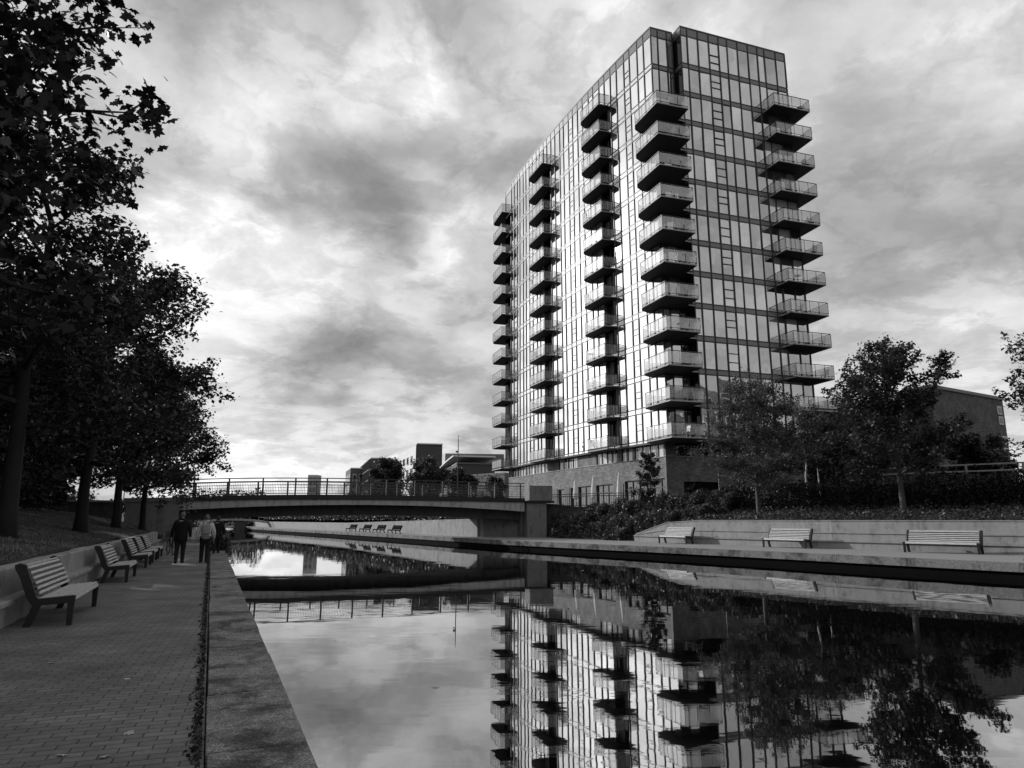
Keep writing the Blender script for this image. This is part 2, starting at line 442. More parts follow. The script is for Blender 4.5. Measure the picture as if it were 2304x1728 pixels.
# ------------------------------------------------------------------ the setting
def strip(rows):
    """rows: list of polylines with the same count"""
    mb = MB(); n = len(rows[0]); V = [p for r in rows for p in r]
    F = [(i * n + k, i * n + k + 1, (i + 1) * n + k + 1, (i + 1) * n + k) for i in range(len(rows) - 1) for k in range(n - 1)]
    return mb.add(V, F)

water = MB().add([(70, -40, WATER), (70, 30, WATER), (-40, 165, WATER), (-90, 165, WATER), (35, -80, WATER)], [(0, 1, 2, 3, 4)]).build('water', 'water')
tag(water, kind='structure')
ground = MB().add([(-3000, -3000, -1.4), (3000, -3000, -1.4), (3000, 3000, -1.4), (-3000, 3000, -1.4)], [(0, 1, 2, 3)]).build('ground', 'far_land')
tag(ground, kind='structure')

# left towpath, built in its own frame so the courses of brick run across it
path = bpy.data.objects.new('towpath', None)
mb = MB(); L0, L1 = -8., 150.
mb.hexa([(-3.9, L0, -.7), (-.635, L0, -.7), (-.635, L1, -.7), (-3.9, L1, -.7)], [(-3.9, L0, 0), (-.635, L0, 0), (-.635, L1, 0), (-3.9, L1, 0)])
path = mb.build('towpath', 'paving'); path.location = (E0[0], 0, 0); path.rotation_euler = (0, 0, RZ_PATH)
tag(path, kind='structure')

# stone coping along the left bank: separate blocks with open joints, standing on the dark quay wall
cop = thing('canal_wall', 'mossy stone coping along the left edge of the canal beside the brick path', 'wall', (E0[0], 0, 0), RZ_PATH)
mb = MB(); y = L0; r = random.Random(3)
while y < 150:
    ln = r.uniform(1.5, 2.1); j = r.uniform(-.006, .006); k = r.uniform(-.008, .008)
    a, b = y + .011, y + ln - .011
    mb.hexa([(-.625 + j, a, -.22), (.03 + k, a, -.22), (.03 + k, b, -.22), (-.625 + j, b, -.22)],
            [(-.62 + j, a, .03 + k), (.02 + k, a, .032 + j), (.02 + k, b, .032 + k), (-.62 + j, b, .03 + j)])
    y += ln
mb.build('coping', 'mossy', cop, bevel=.012)
MB().box(-.6, -.02, L0, 150, -1.3, -.222).build('quay_face', 'dark_matte', cop)

# grass bank behind the left wall
def left_z(n, s=0):
    prof = [(3.5, .80), (4.2, .95), (5.2, 1.12), (7, 1.55), (9.5, 2.05), (14, 2.5), (30, 2.8), (60, 3), (1500, 3)]
    z = np.interp(n, [p[0] for p in prof], [p[1] for p in prof])
    fade = np.clip((s - 44) / 8, 0, 1)          # the bank sinks towards the bridge abutment
    return z * (1 - .55 * fade * np.clip((6 - n) / 2.5, 0, 1))
ns = [3.7, 3.95, 4.4, 5.2, 6, 7, 8, 9.5, 11, 14, 20, 30, 60, 300, 1500]
ss = list(np.arange(-30, 60, 1.5)) + [62, 70, 80, 100, 130, 160, 400, 2500]
rows = []
for n_ in ns:
    row = []
    for s_ in ss:
        p = sn(s_, n_)
        z = float(left_z(n_, s_)) + (mnoise.noise(Vector((p[0] * .4, p[1] * .4, 0))) * .09 if n_ > 3.6 else 0)
        row.append((p[0], p[1], z))
    rows.append(row)
gb = strip(rows).build('grass_bank', 'soil', smooth=True); tag(gb, kind='structure')

# grass blades: nobody could count them
def blades(N, s0, s1, n0, n1, h, name):
    s_ = s0 + (s1 - s0) * rng.random(N) ** 1.5; n_ = n0 + (n1 - n0) * rng.random(N)
    z = left_z(n_, s_)
    P = E0[None] + DS[None] * s_[:, None] + DN[None] * n_[:, None]
    P = np.column_stack([P, z - .03])
    a = rng.random(N) * 6.283; hh = h * (.5 + rng.random(N)); w = .006 + s_ * .0006
    dx = np.column_stack([np.cos(a), np.sin(a), np.zeros(N)])
    lean = np.column_stack([np.cos(a + 1.3), np.sin(a + 1.3), np.zeros(N)]) * (hh * .5)[:, None]
    tip = P + lean; tip[:, 2] += hh
    V = np.stack([P - dx * w[:, None], P + dx * w[:, None], tip], 1)
    return fast_mesh(name, V, 3)
gr = link('grass', blades(170000, 4, 52, 3.83, 10.5, .06, 'grass'), 'grass'); tag(gr, 'short rough grass covering the left bank', 'grass', kind='stuff')

# left retaining wall with its bench-high ledge
lw = thing('retaining_wall', 'low stepped concrete wall holding the grass bank behind the left benches', 'wall', (E0[0], 0, 0), RZ_PATH)
def xprism(mb, prof, y0, y1):
    mb.hexa([(-n_, y0, z) for n_, z in prof], [(-n_, y1, z) for n_, z in prof]); return mb
mb = MB(); y = -8.
while y < 46:
    xprism(mb, [(3.50, -.1), (3.50, .80), (3.52, .83), (3.80, .83), (3.82, .80), (3.82, -.1)], y + .004, y + 2.996); y += 3.
mb.build('wall', 'concrete_left', lw)
mb = MB(); y = -8.
while y < 46:
    xprism(mb, [(3.37, -.1), (3.37, .32), (3.29, .325), (3.29, .385), (3.30, .395), (3.497, .395), (3.497, -.1)], y + .004, y + 2.996); y += 3.
mb.build('ledge', 'concrete_left', lw)

# right quay: smooth paving between the edge stones and the wall
def off(poly, d):
    out = []
    for i, p in enumerate(poly):
        a = np.array(poly[max(i - 1, 0)]); b = np.array(poly[min(i + 1, len(poly) - 1)])
        t = (b - a) / np.linalg.norm(b - a); nrm = np.array((t[1], -t[0]))
        out.append(tuple(np.array(p) + nrm * d))
    return out
e0 = EDGE; e1 = off(EDGE, 9.6)
rq = strip([[(x, y, 0) for x, y in off(EDGE, .36)], [(x, y, 0.0) for x, y in e1]]).build('quay_path', 'flag'); tag(rq, kind='structure')
qw = thing('quay_wall', 'rough stone quay edge of the right bank above a dark undercut', 'wall', (10.3, 37, 0))
def dens(poly, step):
    out = []
    for a, b in zip(poly[:-1], poly[1:]):
        n = max(1, int(math.dist(a, b) / step))
        out += [lerp(a, b, i / n) for i in range(n)]
    return out + [poly[-1]]
mb = MB(); pts = dens(EDGE, 3.0); a_, b_ = pts, off(pts, .365)
for i in range(len(pts) - 1):
    p, q, q2, p2 = [np.array(v) for v in (a_[i], a_[i + 1], b_[i + 1], b_[i])]
    d = (q - p) / np.linalg.norm(q - p) * .008
    lo = [(*(p + d), -.31), (*(q - d), -.31), (*(q2 - d), -.31), (*(p2 + d), -.31)]
    mb.hexa(lo, [(x, y, .012) for x, y, z in lo])
mb.build('coping', 'rough_stone', qw, world=True)
mb = MB(); c_ = off(pts, .12); d_ = off(pts, .5)
for i in range(len(pts) - 1):
    mb.hexa([(*c_[i], -1.3), (*c_[i + 1], -1.3), (*d_[i + 1], -1.3), (*d_[i], -1.3)], [(*c_[i], -.312), (*c_[i + 1], -.312), (*d_[i + 1], -.312), (*d_[i], -.312)])
mb.build('quay_face', 'dark_matte', qw, world=True)

# right retaining wall: stepped face, sloping end towards the bridge
rw = thing('retaining_wall', 'pale concrete retaining wall with a ledge behind the right benches', 'wall', (15.2, 41, 0))
wp = dens(WALL, 2.6); tot = [0]
for a, b in zip(wp[:-1], wp[1:]): tot.append(tot[-1] + math.dist(a, b))
def wall_top(i):
    left = tot[-1] - tot[i]
    return .5 + min(1.0, left / 3.6) * .95
def wall_sec(front, back, z0, ztop, mat, name, gap=.005):
    mb = MB(); f_, b2 = off(wp, front), off(wp, back)
    for i in range(len(wp) - 1):
        p, q, q2, p2 = [np.array(v) for v in (f_[i], f_[i + 1], b2[i + 1], b2[i])]
        d = (q - p) / np.linalg.norm(q - p) * gap
        za, zb = (ztop(i), ztop(i + 1)) if callable(ztop) else (ztop, ztop)
        za0, zb0 = (z0(i), z0(i + 1)) if callable(z0) else (z0, z0)
        mb.hexa([(*(p + d), za0), (*(q - d), zb0), (*(q2 - d), zb0), (*(p2 + d), za0)], [(*(p + d), za), (*(q - d), zb), (*(q2 - d), zb), (*(p2 + d), za)])
    return mb.build(name, mat, rw, world=True)
wall_sec(.0, .34, -.1, wall_top, 'concrete_pale', 'wall')
wall_sec(-.22, -.003, -.1, .352, 'concrete_pale', 'ledge')
wall_sec(-.29, -.003, .356, .43, 'concrete_pale', 'ledge_slab')
wall_sec(-.10, -.003, .434, lambda i: min(.80, wall_top(i) - .05), 'concrete_pale', 'upper_step')
wall_sec(-.14, -.003, lambda i: min(.80, wall_top(i) - .05) + .003, lambda i: min(.86, wall_top(i) + .01), 'concrete_pale', 'upper_slab')
mb = MB(); f_ = off(wp, -.03); b2 = off(wp, .36)
for i in range(len(wp) - 1):
    za, zb = wall_top(i), wall_top(i + 1)
    mb.hexa([(*f_[i], za + .002), (*f_[i + 1], zb + .002), (*b2[i + 1], zb + .002), (*b2[i], za + .002)], [(*f_[i], za + .05), (*f_[i + 1], zb + .05), (*b2[i + 1], zb + .05), (*b2[i], za + .05)])
mb.build('wall_cap', 'concrete_pale', rw, world=True)

# right bank rising to the terrace
TL = [(60, 6, 1.43), (45.3, 13.3, 1.43), (33.2, 22.8, 1.43), (27.7, 27.3, 1.43), (23.4, 31.5, 1.43), (20.4, 34.9, 1.43), (17.6, 38.2, 1.43), (15.4, 41.3, 1.4), (12.5, 45.2, 1.38), (10.9, 48, .85), (9.1, 50.5, .02), (5.6, 55.5, .02), (3.2, 60.2, .02)]
TU = [(70, 20, 2.9), (55, 27, 2.9), (41, 30, 2.9), (33.5, 34.5, 2.8), (29, 38, 2.7), (25.5, 41.3, 2.7), (22.5, 45, 2.65), (19.8, 48.2, 2.6), (16.5, 52, 2.6), (13.8, 54.6, 2.6), (10.5, 56.2, 2.6), (7, 59, 2.6), (3.6, 62.2, 2.6)]
rows = []
for t in np.linspace(0, 1, 8):
    e = t * .6 + .4 * t * t
    rows.append([(a[0] + (b[0] - a[0]) * t, a[1] + (b[1] - a[1]) * t, a[2] + (b[2] - a[2]) * e + .12 * mnoise.noise(Vector((a[0], a[1], t * 4))) * math.sin(t * math.pi)) for a, b in zip(TL, TU)])
bank = strip(rows).build('planted_bank', 'soil', smooth=True); tag(bank, kind='structure')
FW = [(-3.2, 62.6), (-20.4, 91.8), (-32.8, 112.2), (-42.5, 128), (-56, 151)]     # white wall beyond the bridge
pl = MB().add([(x, y, z) for x, y, z in TU] + [(x + .3, y + .2, 2.55) for x, y in FW] + [(-75, 158, 2.55), (-160, 400, 2.5), (-900, 2600, 2.5), (3000, 2600, 2.5), (3000, 20, 2.9)], [tuple(range(len(TU) + len(FW) + 5))]).build('terrace', 'far_land')
tag(pl, kind='structure')

# ------------------------------------------------------------------ the apartment tower
TA = np.array((13.24, 57.59)); TB = np.array((-.9, 91.0)); TLEN = float(np.linalg.norm(TB - TA))
TC = (TB - TA) / TLEN; TN = np.array((-TC[1], TC[0]))            # along the curved side, and out towards the canal
FU = np.array((.945, .327)); FW_ = np.array((-.327, .945))       # along the front, and back from it
ZB, ZROOF, STOREYS, SH = 8.12, 47.83, 13, 2.965
def side(s, o=0.0):
    t = s / TLEN
    return TA + TC * s + TN * (.7 * 4 * t * (1 - t) + o)
def front(u, w=0.0): return TA + FU * u + FW_ * w

tower = thing('apartment_tower', 'tall curved glass apartment tower with stacked balconies on a brick base', 'tower', (TA[0], TA[1], 2.4))
trng = random.Random(11)

def storey_z(k):            # clear glass of storey k, between the two dark lines of its floors
    z0 = ZB + k * SH + .27
    z1 = ZB + (k + 1) * SH - .27 if k < STOREYS - 1 else ZROOF - .95
    return z0, z1

def tint_mesh(quads, tints, name, mat, parent):
    V = np.array(quads, np.float32).reshape(-1, 3)
    off_ = np.array((TA[0], TA[1], 2.4), np.float32)
    me = fast_mesh(name, V - off_, 4)
    at = me.attributes.new('tint', 'FLOAT', 'FACE')
    at.data.foreach_set('value', np.array(tints, np.float32))
    return link(name, me, mat, parent)

def pane(p, q, z0, z1, nrm, jit=.006):
    """one glass pane, very slightly out of true like the real ones"""
    j = [trng.uniform(-jit, jit) for _ in range(3)]; j.append(j[0] + j[2] - j[1])
    n3 = np.array((nrm[0], nrm[1], 0.))
    qd = [np.array((p[0], p[1], z0)) + n3 * j[0], np.array((q[0], q[1], z0)) + n3 * j[1], np.array((q[0], q[1], z1)) + n3 * j[2], np.array((p[0], p[1], z1)) + n3 * j[3]]
    if np.cross(qd[1] - qd[0], qd[3] - qd[0]) @ n3 < 0: qd = qd[::-1]
    return qd

# columns along the curved side: glass joints, with the balcony doors between the given marks
COLS = dict(C=(7.0, 11.6), D=(20.0, 25.2), E=(34.2, 39.4))
DOORS = dict(C=(7.35, 9.3), D=(20.5, 22.7), E=(33.7, 35.2))
joints = [0.0]
pat = [1.15, 1.0, 1.25, .95, 1.3, 1.1]
i = 0
while joints[-1] < TLEN - 1.5:
    joints.append(joints[-1] + pat[i % 6]); i += 1
joints[-1] = TLEN
def in_door(s): return any(a - .05 <= s <= b + .05 for a, b in DOORS.values())
def in_door_k(s, k): return k < STOREYS - 1 and in_door(s)

fu = [0.0, .75, 1.75, 2.35]
fmain = [2.60, 3.34, 4.52, 5.75, 6.88, 7.87, 9.07, 10.31, 11.45, 12.3, 13.67, 14.82]
FWM = -1.05
for k in range(STOREYS):
    z0, z1 = storey_z(k)
    # curved side: one run of panes between each pair of balcony door recesses
    runs, cur = [], []
    for n_, (a, b) in enumerate(zip(joints[:-1], joints[1:])):
        if in_door_k((a + b) / 2, k):
            if cur: runs.append(cur)
            cur = []
        else: cur.append(n_)
    if cur: runs.append(cur)
    for run in runs:
        Q, Tn = [], []
        bars = MB()
        for n_ in run:
            a, b = joints[n_], joints[n_ + 1]
            Q.append(pane(side(a), side(b), z0, z1, TN, .004)); Tn.append(trng.choice([.03, .05, .08, .12, .22]))
            if n_ % 5 == 3:                         # opening lights
                for zz in ((z0 + .95, z0 + 1.5) if n_ % 2 else (z0 + .9,)):
                    p, q = side(a + .04, .02), side(b - .04, .02)
                    bars.bar((*p, zz), (*q, zz), .05, .05)
        for n_ in run + [run[-1] + 1]:
            p = side(joints[n_], .03)
            bars.obox((p[0], p[1], (z0 + z1) / 2), (TC[0] * .045, TC[1] * .045, 0), (TN[0] * .05, TN[1] * .05, 0), (0, 0, (z1 - z0) / 2 - .001))
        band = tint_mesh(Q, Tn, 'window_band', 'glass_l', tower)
        bars.build('mullion', 'frame', band, world=True)
    # front
    def seg(pts_u, w):
        Q, Tn = [], []
        bars = MB()
        for a, b in zip(pts_u[:-1], pts_u[1:]):
            Q.append(pane(front(a + .03, w), front(b - .03, w), z0, z1, -FW_, .022))
            Tn.append(trng.choice([.02, .03, .06, .12, .35, .6, .75]))
        for a in pts_u:
            p = front(a, w - .03)
            bars.obox((p[0], p[1], (z0 + z1) / 2), (FU[0] * .05, FU[1] * .05, 0), (FW_[0] * .05, FW_[1] * .05, 0), (0, 0, (z1 - z0) / 2 - .001))
        if w < 0:
            for zz in ((z0 + 1.0, z0 + 1.65) if k % 2 else (z0 + .75, z0 + 1.55)):
                p, q = front(5.80, w - .02), front(6.83, w - .02)
                bars.bar((*p, zz), (*q, zz), .07, .07)
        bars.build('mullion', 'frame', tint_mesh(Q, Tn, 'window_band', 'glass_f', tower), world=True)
    seg(fu, 0.0); seg(fmain, FWM)
    Q, Tn = [], []
    # the re-entrant notch between the two planes
    p, q = front(2.35, .9), front(2.60, .9)
    Q.append(pane(front(2.60, FWM + .05), front(2.60, .9), z0, z1, -FU)); Tn.append(.02)
    Q.append(pane(front(2.35, .05), front(2.35, .9), z0, z1, FU)); Tn.append(.02)
    tint_mesh(Q, Tn, 'notch_glass', 'glass_d', tower)
    # balcony doors set back in a shallow loggia
    if k < STOREYS - 1:
        for c_, (a, b) in DOORS.items():
            mb = MB(); n_ = max(2, round((b - a) / .9))
            Q = []
            for i in range(n_):
                s0 = a + (b - a) * i / n_; s1 = a + (b - a) * (i + 1) / n_
                Q.append(pane(side(s0 + .03, -.55), side(s1 - .03, -.55), z0 - .1, z1, TN))
            Q.append(pane(side(a, 0), side(a, -.55), z0, z1, TC)); Q.append(pane(side(b, 0), side(b, -.55), z0, z1, -TC))
            d = tint_mesh(Q, [trng.choice([.01, .02, .35]) for _ in Q], 'balcony_door', 'glass_door', tower)
            fr = MB()
            for i in range(n_ + 1):
                p = side(a + (b - a) * i / n_, -.53)
                fr.obox((p[0], p[1], (z0 + z1) / 2), (TC[0] * .04, TC[1] * .04, 0), (TN[0] * .04, TN[1] * .04, 0), (0, 0, (z1 - z0) / 2))
            fr.build('door_frame', 'frame', d, world=True)

# floor bands: grey glass strip between two dark rails
def band_run(pts, z0, z1, mat, name, thick=.05, parent=None):
    mb = MB()
    for p, q in zip(pts[:-1], pts[1:]):
        mb.add([(*p, z0), (*q, z0), (*q, z1), (*p, z1)], [(0, 1, 2, 3)])
    return mb.build(name, mat, parent or tower, world=True)
def rail_run(mb, pts, z, w=.06, h=.09):
    for p, q in zip(pts[:-1], pts[1:]): mb.bar((*p, z), (*q, z), w, h)
sidepts = [side(s, .012) for s in np.linspace(0, TLEN, 31)]
fl = [front(0, -.012), front(2.35, -.012)]; fm = [front(2.6, FWM - .012), front(14.82, FWM - .012)]
nt = [front(2.6, FWM), front(2.6, .9)]
for k in range(STOREYS + 1):
    zc = ZB + k * SH
    z0, z1 = (zc - .24, zc + .24) if k < STOREYS else (ZROOF - .92, ZROOF - .05)
    if k == 0: z0 = zc
    for run, mt in ((sidepts, 'glass_l' if k < STOREYS else 'spandrel'), (fl, 'spandrel'), (fm, 'spandrel'), (nt, 'spandrel')):
        sp = MB()
        for p, q in zip(run[:-1], run[1:]):
            sp.add([(*p, z0), (*q, z0), (*q, z1), (*p, z1)], [(0, 1, 2, 3)])
        spo = sp.build('spandrel', mt, tower, world=True)
    rl = MB()
    for run in (sidepts, fl, fm, nt):
        rail_run(rl, run, z0, .05, .10 if run is sidepts else .10); rail_run(rl, run, z1, .05, .10 if run is sidepts else .10)
    for a in joints + []:
        p = side(a, .03); rl.obox((p[0], p[1], (z0 + z1) / 2), (TC[0] * .03, TC[1] * .03, 0), (TN[0] * .03, TN[1] * .03, 0), (0, 0, (z1 - z0) / 2 - .05))
    for a in fmain:
        p = front(a, FWM - .03); rl.obox((p[0], p[1], (z0 + z1) / 2), (FU[0] * .05, FU[1] * .05, 0), (FW_[0] * .04, FW_[1] * .04, 0), (0, 0, (z1 - z0) / 2 - .05))
    for a in fu:
        p = front(a, -.03); rl.obox((p[0], p[1], (z0 + z1) / 2), (FU[0] * .05, FU[1] * .05, 0), (FW_[0] * .04, FW_[1] * .04, 0), (0, 0, (z1 - z0) / 2 - .05))
    rl.build('mullion', 'frame', spo, world=True)

# dark core added behind the glass to block light, back walls, roof
back_r = front(14.82, 30.0); back_l = side(TLEN)
core = MB()
cp = [side(s, -.7) for s in np.linspace(1.3, TLEN - .3, 16)] + [back_r - FU * .3, front(14.6, FWM + .3), front(2.95, FWM + .3), front(2.95, 1.0), front(1.4, 1.0)]
core.prism([tuple(p) for p in cp], ZB + .06, ZROOF - .3)
for k in range(STOREYS + 1):                    # floor slabs out to the glass
    zc = ZB + k * SH if k < STOREYS else ZROOF - .4
    poly = [side(s, -.05) for s in np.linspace(.05, TLEN, 16)] + [back_r, front(14.75, FWM + .06), front(2.7, FWM + .06), front(2.7, .95), front(2.3, .95), front(2.3, .06)]
    core.prism([tuple(p) for p in poly], zc - .18 if k else zc + .004, zc + .18)
core.build('core_and_floors', 'core', tower, world=True)
bw = MB()
for p, q in ((front(14.82, FWM), back_r), (back_r, back_l)):
    bw.add([(*p, ZB), (*q, ZB), (*q, ZROOF - .1), (*p, ZROOF - .1)], [(0, 1, 2, 3)])
bw.build('rear_wall', 'glass_d', tower, world=True)
rf = MB()
poly = [side(s, .05) for s in np.linspace(-.03, TLEN, 31)] + [back_r, front(14.87, FWM - .05), front(2.55, FWM - .05), front(2.55, .9), front(2.38, .9), front(2.38, -.05)]
rf.prism([tuple(p) for p in poly], ZROOF - .04, ZROOF + .06)
rf.build('roof', 'frame_mid', tower, world=True)

# soffit edge under the glass
so = MB()
poly = [side(s, .04) for s in np.linspace(0, TLEN, 31)] + [back_r, front(14.85, FWM - .04), front(2.57, FWM - .04), front(2.57, -.04)]
so.prism([tuple(p) for p in poly], ZB - .13, ZB - .003)
so.build('soffit', 'slab', tower, world=True)

# brick base
INS = -.45
base = MB()
GZ = 2.45
poly = [side(s, INS) for s in np.linspace(.45, TLEN - .2, 24)] + [back_r - FU * .4, front(14.4, FWM + .5), front(2.9, FWM + .5), front(2.9, .45)]
wallp = [tuple(p) for p in poly]
def base_ring(z0, z1, mat, name, o=0.0, gaps=()):
    """brick skin of the base along the curved side with openings cut out"""
    mb = MB(); cuts = sorted(gaps); s = .42
    runs = []
    for a, b in cuts: runs.append((s, a)); s = b
    runs.append((s, TLEN - .2))
    for a, b in runs:
        if b - a < .02: continue
        n = max(1, int((b - a) / 2)); S = np.linspace(a, b, n + 1)
        for s0, s1 in zip(S[:-1], S[1:]):
            p, q, q2, p2 = side(s0, INS + o), side(s1, INS + o), side(s1, INS + o - .3), side(s0, INS + o - .3)
            mb.hexa([(*p, z0), (*q, z0), (*q2, z0), (*p2, z0)], [(*p, z1), (*q, z1), (*q2, z1), (*p2, z1)])
    return mb, runs
RIB = [(1.0, 5.4), (5.75, 7.5), (8.2, 11.9), (15.8, 20.1), (23.1, 34.6)]
RIBP = [(.42, 1.0), (5.4, 5.75), (7.5, 8.2), (11.9, 15.8), (20.1, 23.1), (34.6, 36.05)]
GRD = [(.9, 7.1, 2.9, 5.0), (9.1, 12.1, 2.9, 4.85), (13.1, 15.7, 2.45, 4.85), (16.3, 17.4, 2.45, 4.8), (18.9, 20.3, 2.45, 4.75), (24, 26, 2.9, 4.7)]
b1, _ = base_ring(5.1, 6.80, 'brick', 'brick_wall')
m2, _ = base_ring(GZ - 1.2, 5.1, 'brick', 'brick_wall', gaps=[(a, b) for a, b, c, d in GRD])
for a, b, c, d in GRD:
    m3, _ = base_ring(GZ - 1.2, c, 'brick', 'x', gaps=[(.42, a), (b, TLEN - .2)]); b1.v, b1.f = MB().add(b1.v, b1.f).add(m3.v, m3.f).v, MB().add(b1.v, b1.f).add(m3.v, m3.f).f
    m3, _ = base_ring(d, 5.1, 'brick', 'x', gaps=[(.42, a), (b, TLEN - .2)]); b1 = MB().add(b1.v, b1.f).add(m3.v, m3.f)
b1.add(m2.v, m2.f)
m4, _ = base_ring(6.86, ZB - .135, 'brick', 'x', gaps=RIB); b1.add(m4.v, m4.f)
# shaded front of the base
def fbox(mb, u0, u1, z0, z1, w0=FWM + .5, th=.3):
    p, q, q2, p2 = front(u0, w0), front(u1, w0), front(u1, w0 + th), front(u0, w0 + th)
    mb.hexa([(*p, z0), (*q, z0), (*q2, z0), (*p2, z0)], [(*p, z1), (*q, z1), (*q2, z1), (*p2, z1)])
FG = [(1.6, 5.2), (7.0, 10.0), (11.2, 13.8)]
u = -.05; W0 = .45
for a, b in FG + [(14.4, 14.4)]:
    fbox(b1, u, a, GZ - 1.2, 5.1, W0); u = b
for a, b in FG: fbox(b1, a, b, GZ - 1.2, 3.0, W0); fbox(b1, a, b, 4.7, 5.1, W0)
fbox(b1, -.05, 14.4, 5.1, 6.8, W0)
u = -.05
for a, b in [(.9, 6.0), (8.0, 13.6)] + [(14.4, 14.4)]:
    fbox(b1, u, a, 6.86, ZB - .135, W0); u = b
b1.build('brick_wall', 'brick', tower, world=True)
sl = MB()
S = np.linspace(.4, TLEN - .2, 20)
for s0, s1 in zip(S[:-1], S[1:]):
    p, q, q2, p2 = side(s0, INS + .06), side(s1, INS + .06), side(s1, INS - .3), side(s0, INS - .3)
    sl.hexa([(*p, 6.803), (*q, 6.803), (*q2, 6.803), (*p2, 6.803)], [(*p, 6.857), (*q, 6.857), (*q2, 6.857), (*p2, 6.857)])
fbox(sl, -.1, 14.4, 6.803, 6.857, W0 - .06, .36)
sl.build('sill', 'concrete', tower, world=True)
for a, b in RIB:
    n = max(2, round((b - a) / 1.0)); w_ = MB(); f_ = MB(); S = np.linspace(a, b, n + 1)
    for s0, s1 in zip(S[:-1], S[1:]):
        w_.add([(*side(s0, INS - .12), 6.86), (*side(s1, INS - .12), 6.86), (*side(s1, INS - .12), ZB - .14), (*side(s0, INS - .12), ZB - .14)], [(0, 1, 2, 3)])
    for s0 in S:
        p = side(s0, INS - .10); f_.obox((*p, (6.86 + ZB - .14) / 2), (TC[0] * .05, TC[1] * .05, 0), (TN[0] * .04, TN[1] * .04, 0), (0, 0, (ZB - .14 - 6.86) / 2 - .003))
    w = w_.build('window', 'curtain', tower, world=True); f_.build('frame', 'frame', w, world=True)
for a, b, z0, z1 in GRD:
    w_ = MB().add([(*side(a, INS - .2), z0), (*side(b, INS - .2), z0), (*side(b, INS - .2), z1), (*side(a, INS - .2), z1)], [(0, 1, 2, 3)])
    door = z0 < 2.6
    f_ = MB(); n = max(1, round((b - a) / 1.1))
    for s0 in np.linspace(a, b, n + 1):
        p = side(s0, INS - .17); f_.obox((*p, (z0 + z1) / 2), (TC[0] * .05, TC[1] * .05, 0), (TN[0] * .03, TN[1] * .03, 0), (0, 0, (z1 - z0) / 2))
    for zz in (z0 + .05, z1 - .05, z1 - .75):
        f_.bar((*side(a, INS - .165), zz), (*side(b, INS - .165), zz), .06, .09)
    me = tint_mesh([[np.array(v) for v in w_.v]], [.03], 'door' if door else 'window', 'glass_d', tower); f_.build('frame', 'frame', me, world=True)
for a, b in FG:
    w_ = [np.array((*front(a, W0 + .15), 3.0)), np.array((*front(b, W0 + .15), 3.0)), np.array((*front(b, W0 + .15), 4.7)), np.array((*front(a, W0 + .15), 4.7))]
    tint_mesh([w_], [.01], 'window', 'glass_d', tower)
for a, b in [(.9, 6.0), (8.0, 13.6)]:
    w_ = [np.array((*front(a, W0 + .15), 6.86)), np.array((*front(b, W0 + .15), 6.86)), np.array((*front(b, W0 + .15), ZB - .14)), np.array((*front(a, W0 + .15), ZB - .14))]
    tint_mesh([w_], [.01], 'window', 'glass_d', tower)
# vertical boarded panels between the ground floor openings
for a, b in ((7.3, 8.9), (12.3, 13.0), (20.5, 22.0), (17.6, 18.7)):
    pn = MB(); n = int((b - a) / .14)
    for i in range(n):
        p = side(a + (i + .5) * (b - a) / n, INS + .03)
        pn.obox((*p, 3.65), (TC[0] * .055, TC[1] * .055, 0), (TN[0] * .025, TN[1] * .025, 0), (0, 0, 1.2))
    pn.build('boarding', 'frame_mid', tower, world=True)

# balconies: slab, railing and glass panels
def balcony(outer, inner, zs, name_mat='slab'):
    """outer: rail line from wall to wall (x, y); inner: the closing points along the facade"""
    o3 = outer; poly = outer + inner
    x0, y0 = poly[0]
    def rel(p): return (p[0] - x0, p[1] - y0)
    made = None
    for k in zs:
        z = ZB + k * SH
        if made is None:
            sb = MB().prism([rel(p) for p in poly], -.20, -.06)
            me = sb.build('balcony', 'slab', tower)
            # paler strip proud of the slab, painting its lit edge
            ed = MB(); rl = MB(); gl = MB()
            pts = [np.array(rel(p)) for p in outer]
            for a, b in zip(pts[:-1], pts[1:]):
                d = b - a; L = np.linalg.norm(d); d /= L; nr = np.array((d[1], -d[0]))
                ed.obox((*((a + b) / 2), -.13), (*(d * (L / 2)), 0), (*(nr * .03), 0), (0, 0, .055))
                n = max(1, round(L / 1.15))
                for i in range(n + 1):
                    q = a + d * (L * i / n); rl.obox((*(q), .5), (*(d * .015), 0), (*(nr * .015), 0), (0, 0, .56))
                rl.bar((*a, 1.08), (*b, 1.08), .06, .05); rl.bar((*a, .06), (*b, .06), .04, .04)
                for i in range(n):
                    q0 = a + d * (L * i / n + .04); q1 = a + d * (L * (i + 1) / n - .04)
                    gl.obox((*((q0 + q1) / 2), .55), (*((q1 - q0) / 2), 0), (*(nr * .006), 0), (0, 0, .45))
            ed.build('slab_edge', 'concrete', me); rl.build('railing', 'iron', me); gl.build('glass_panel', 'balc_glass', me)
            made = me; o = me
        else:
            o = copy_tree(made, tower)
        o.location = (x0 - TA[0], y0 - TA[1], z - 2.4 + .02)
    return made
def t2(*pts): return [tuple(map(float, p)) for p in pts]
for c_, ks in (('C', range(13)), ('D', range(13))):
    a, b = COLS[c_]
    balcony(t2(side(b, .07), side(b - .4, .9), side(b - .9, 1.2), side(a + .15, 1.25), side(a, .07)), [], ks)
a, b = COLS['E']
balcony(t2(side(TLEN, .07) + TC * 2.6 - TN * 1.6, side(TLEN, 0) + TC * 2.7 + TN * .6, side(TLEN, 0) + TC * 2.2 + TN * 1.0, side(a + .15, 1.22), side(a, .07)), t2(side(TLEN, .07), side(TLEN, -1.6) + TC * .1), range(13))
cw = [side(1.6, .07), side(1.2, 1.5) , front(-1.55, -3.2), front(1.65, -3.25), front(1.7, FWM - .1)]
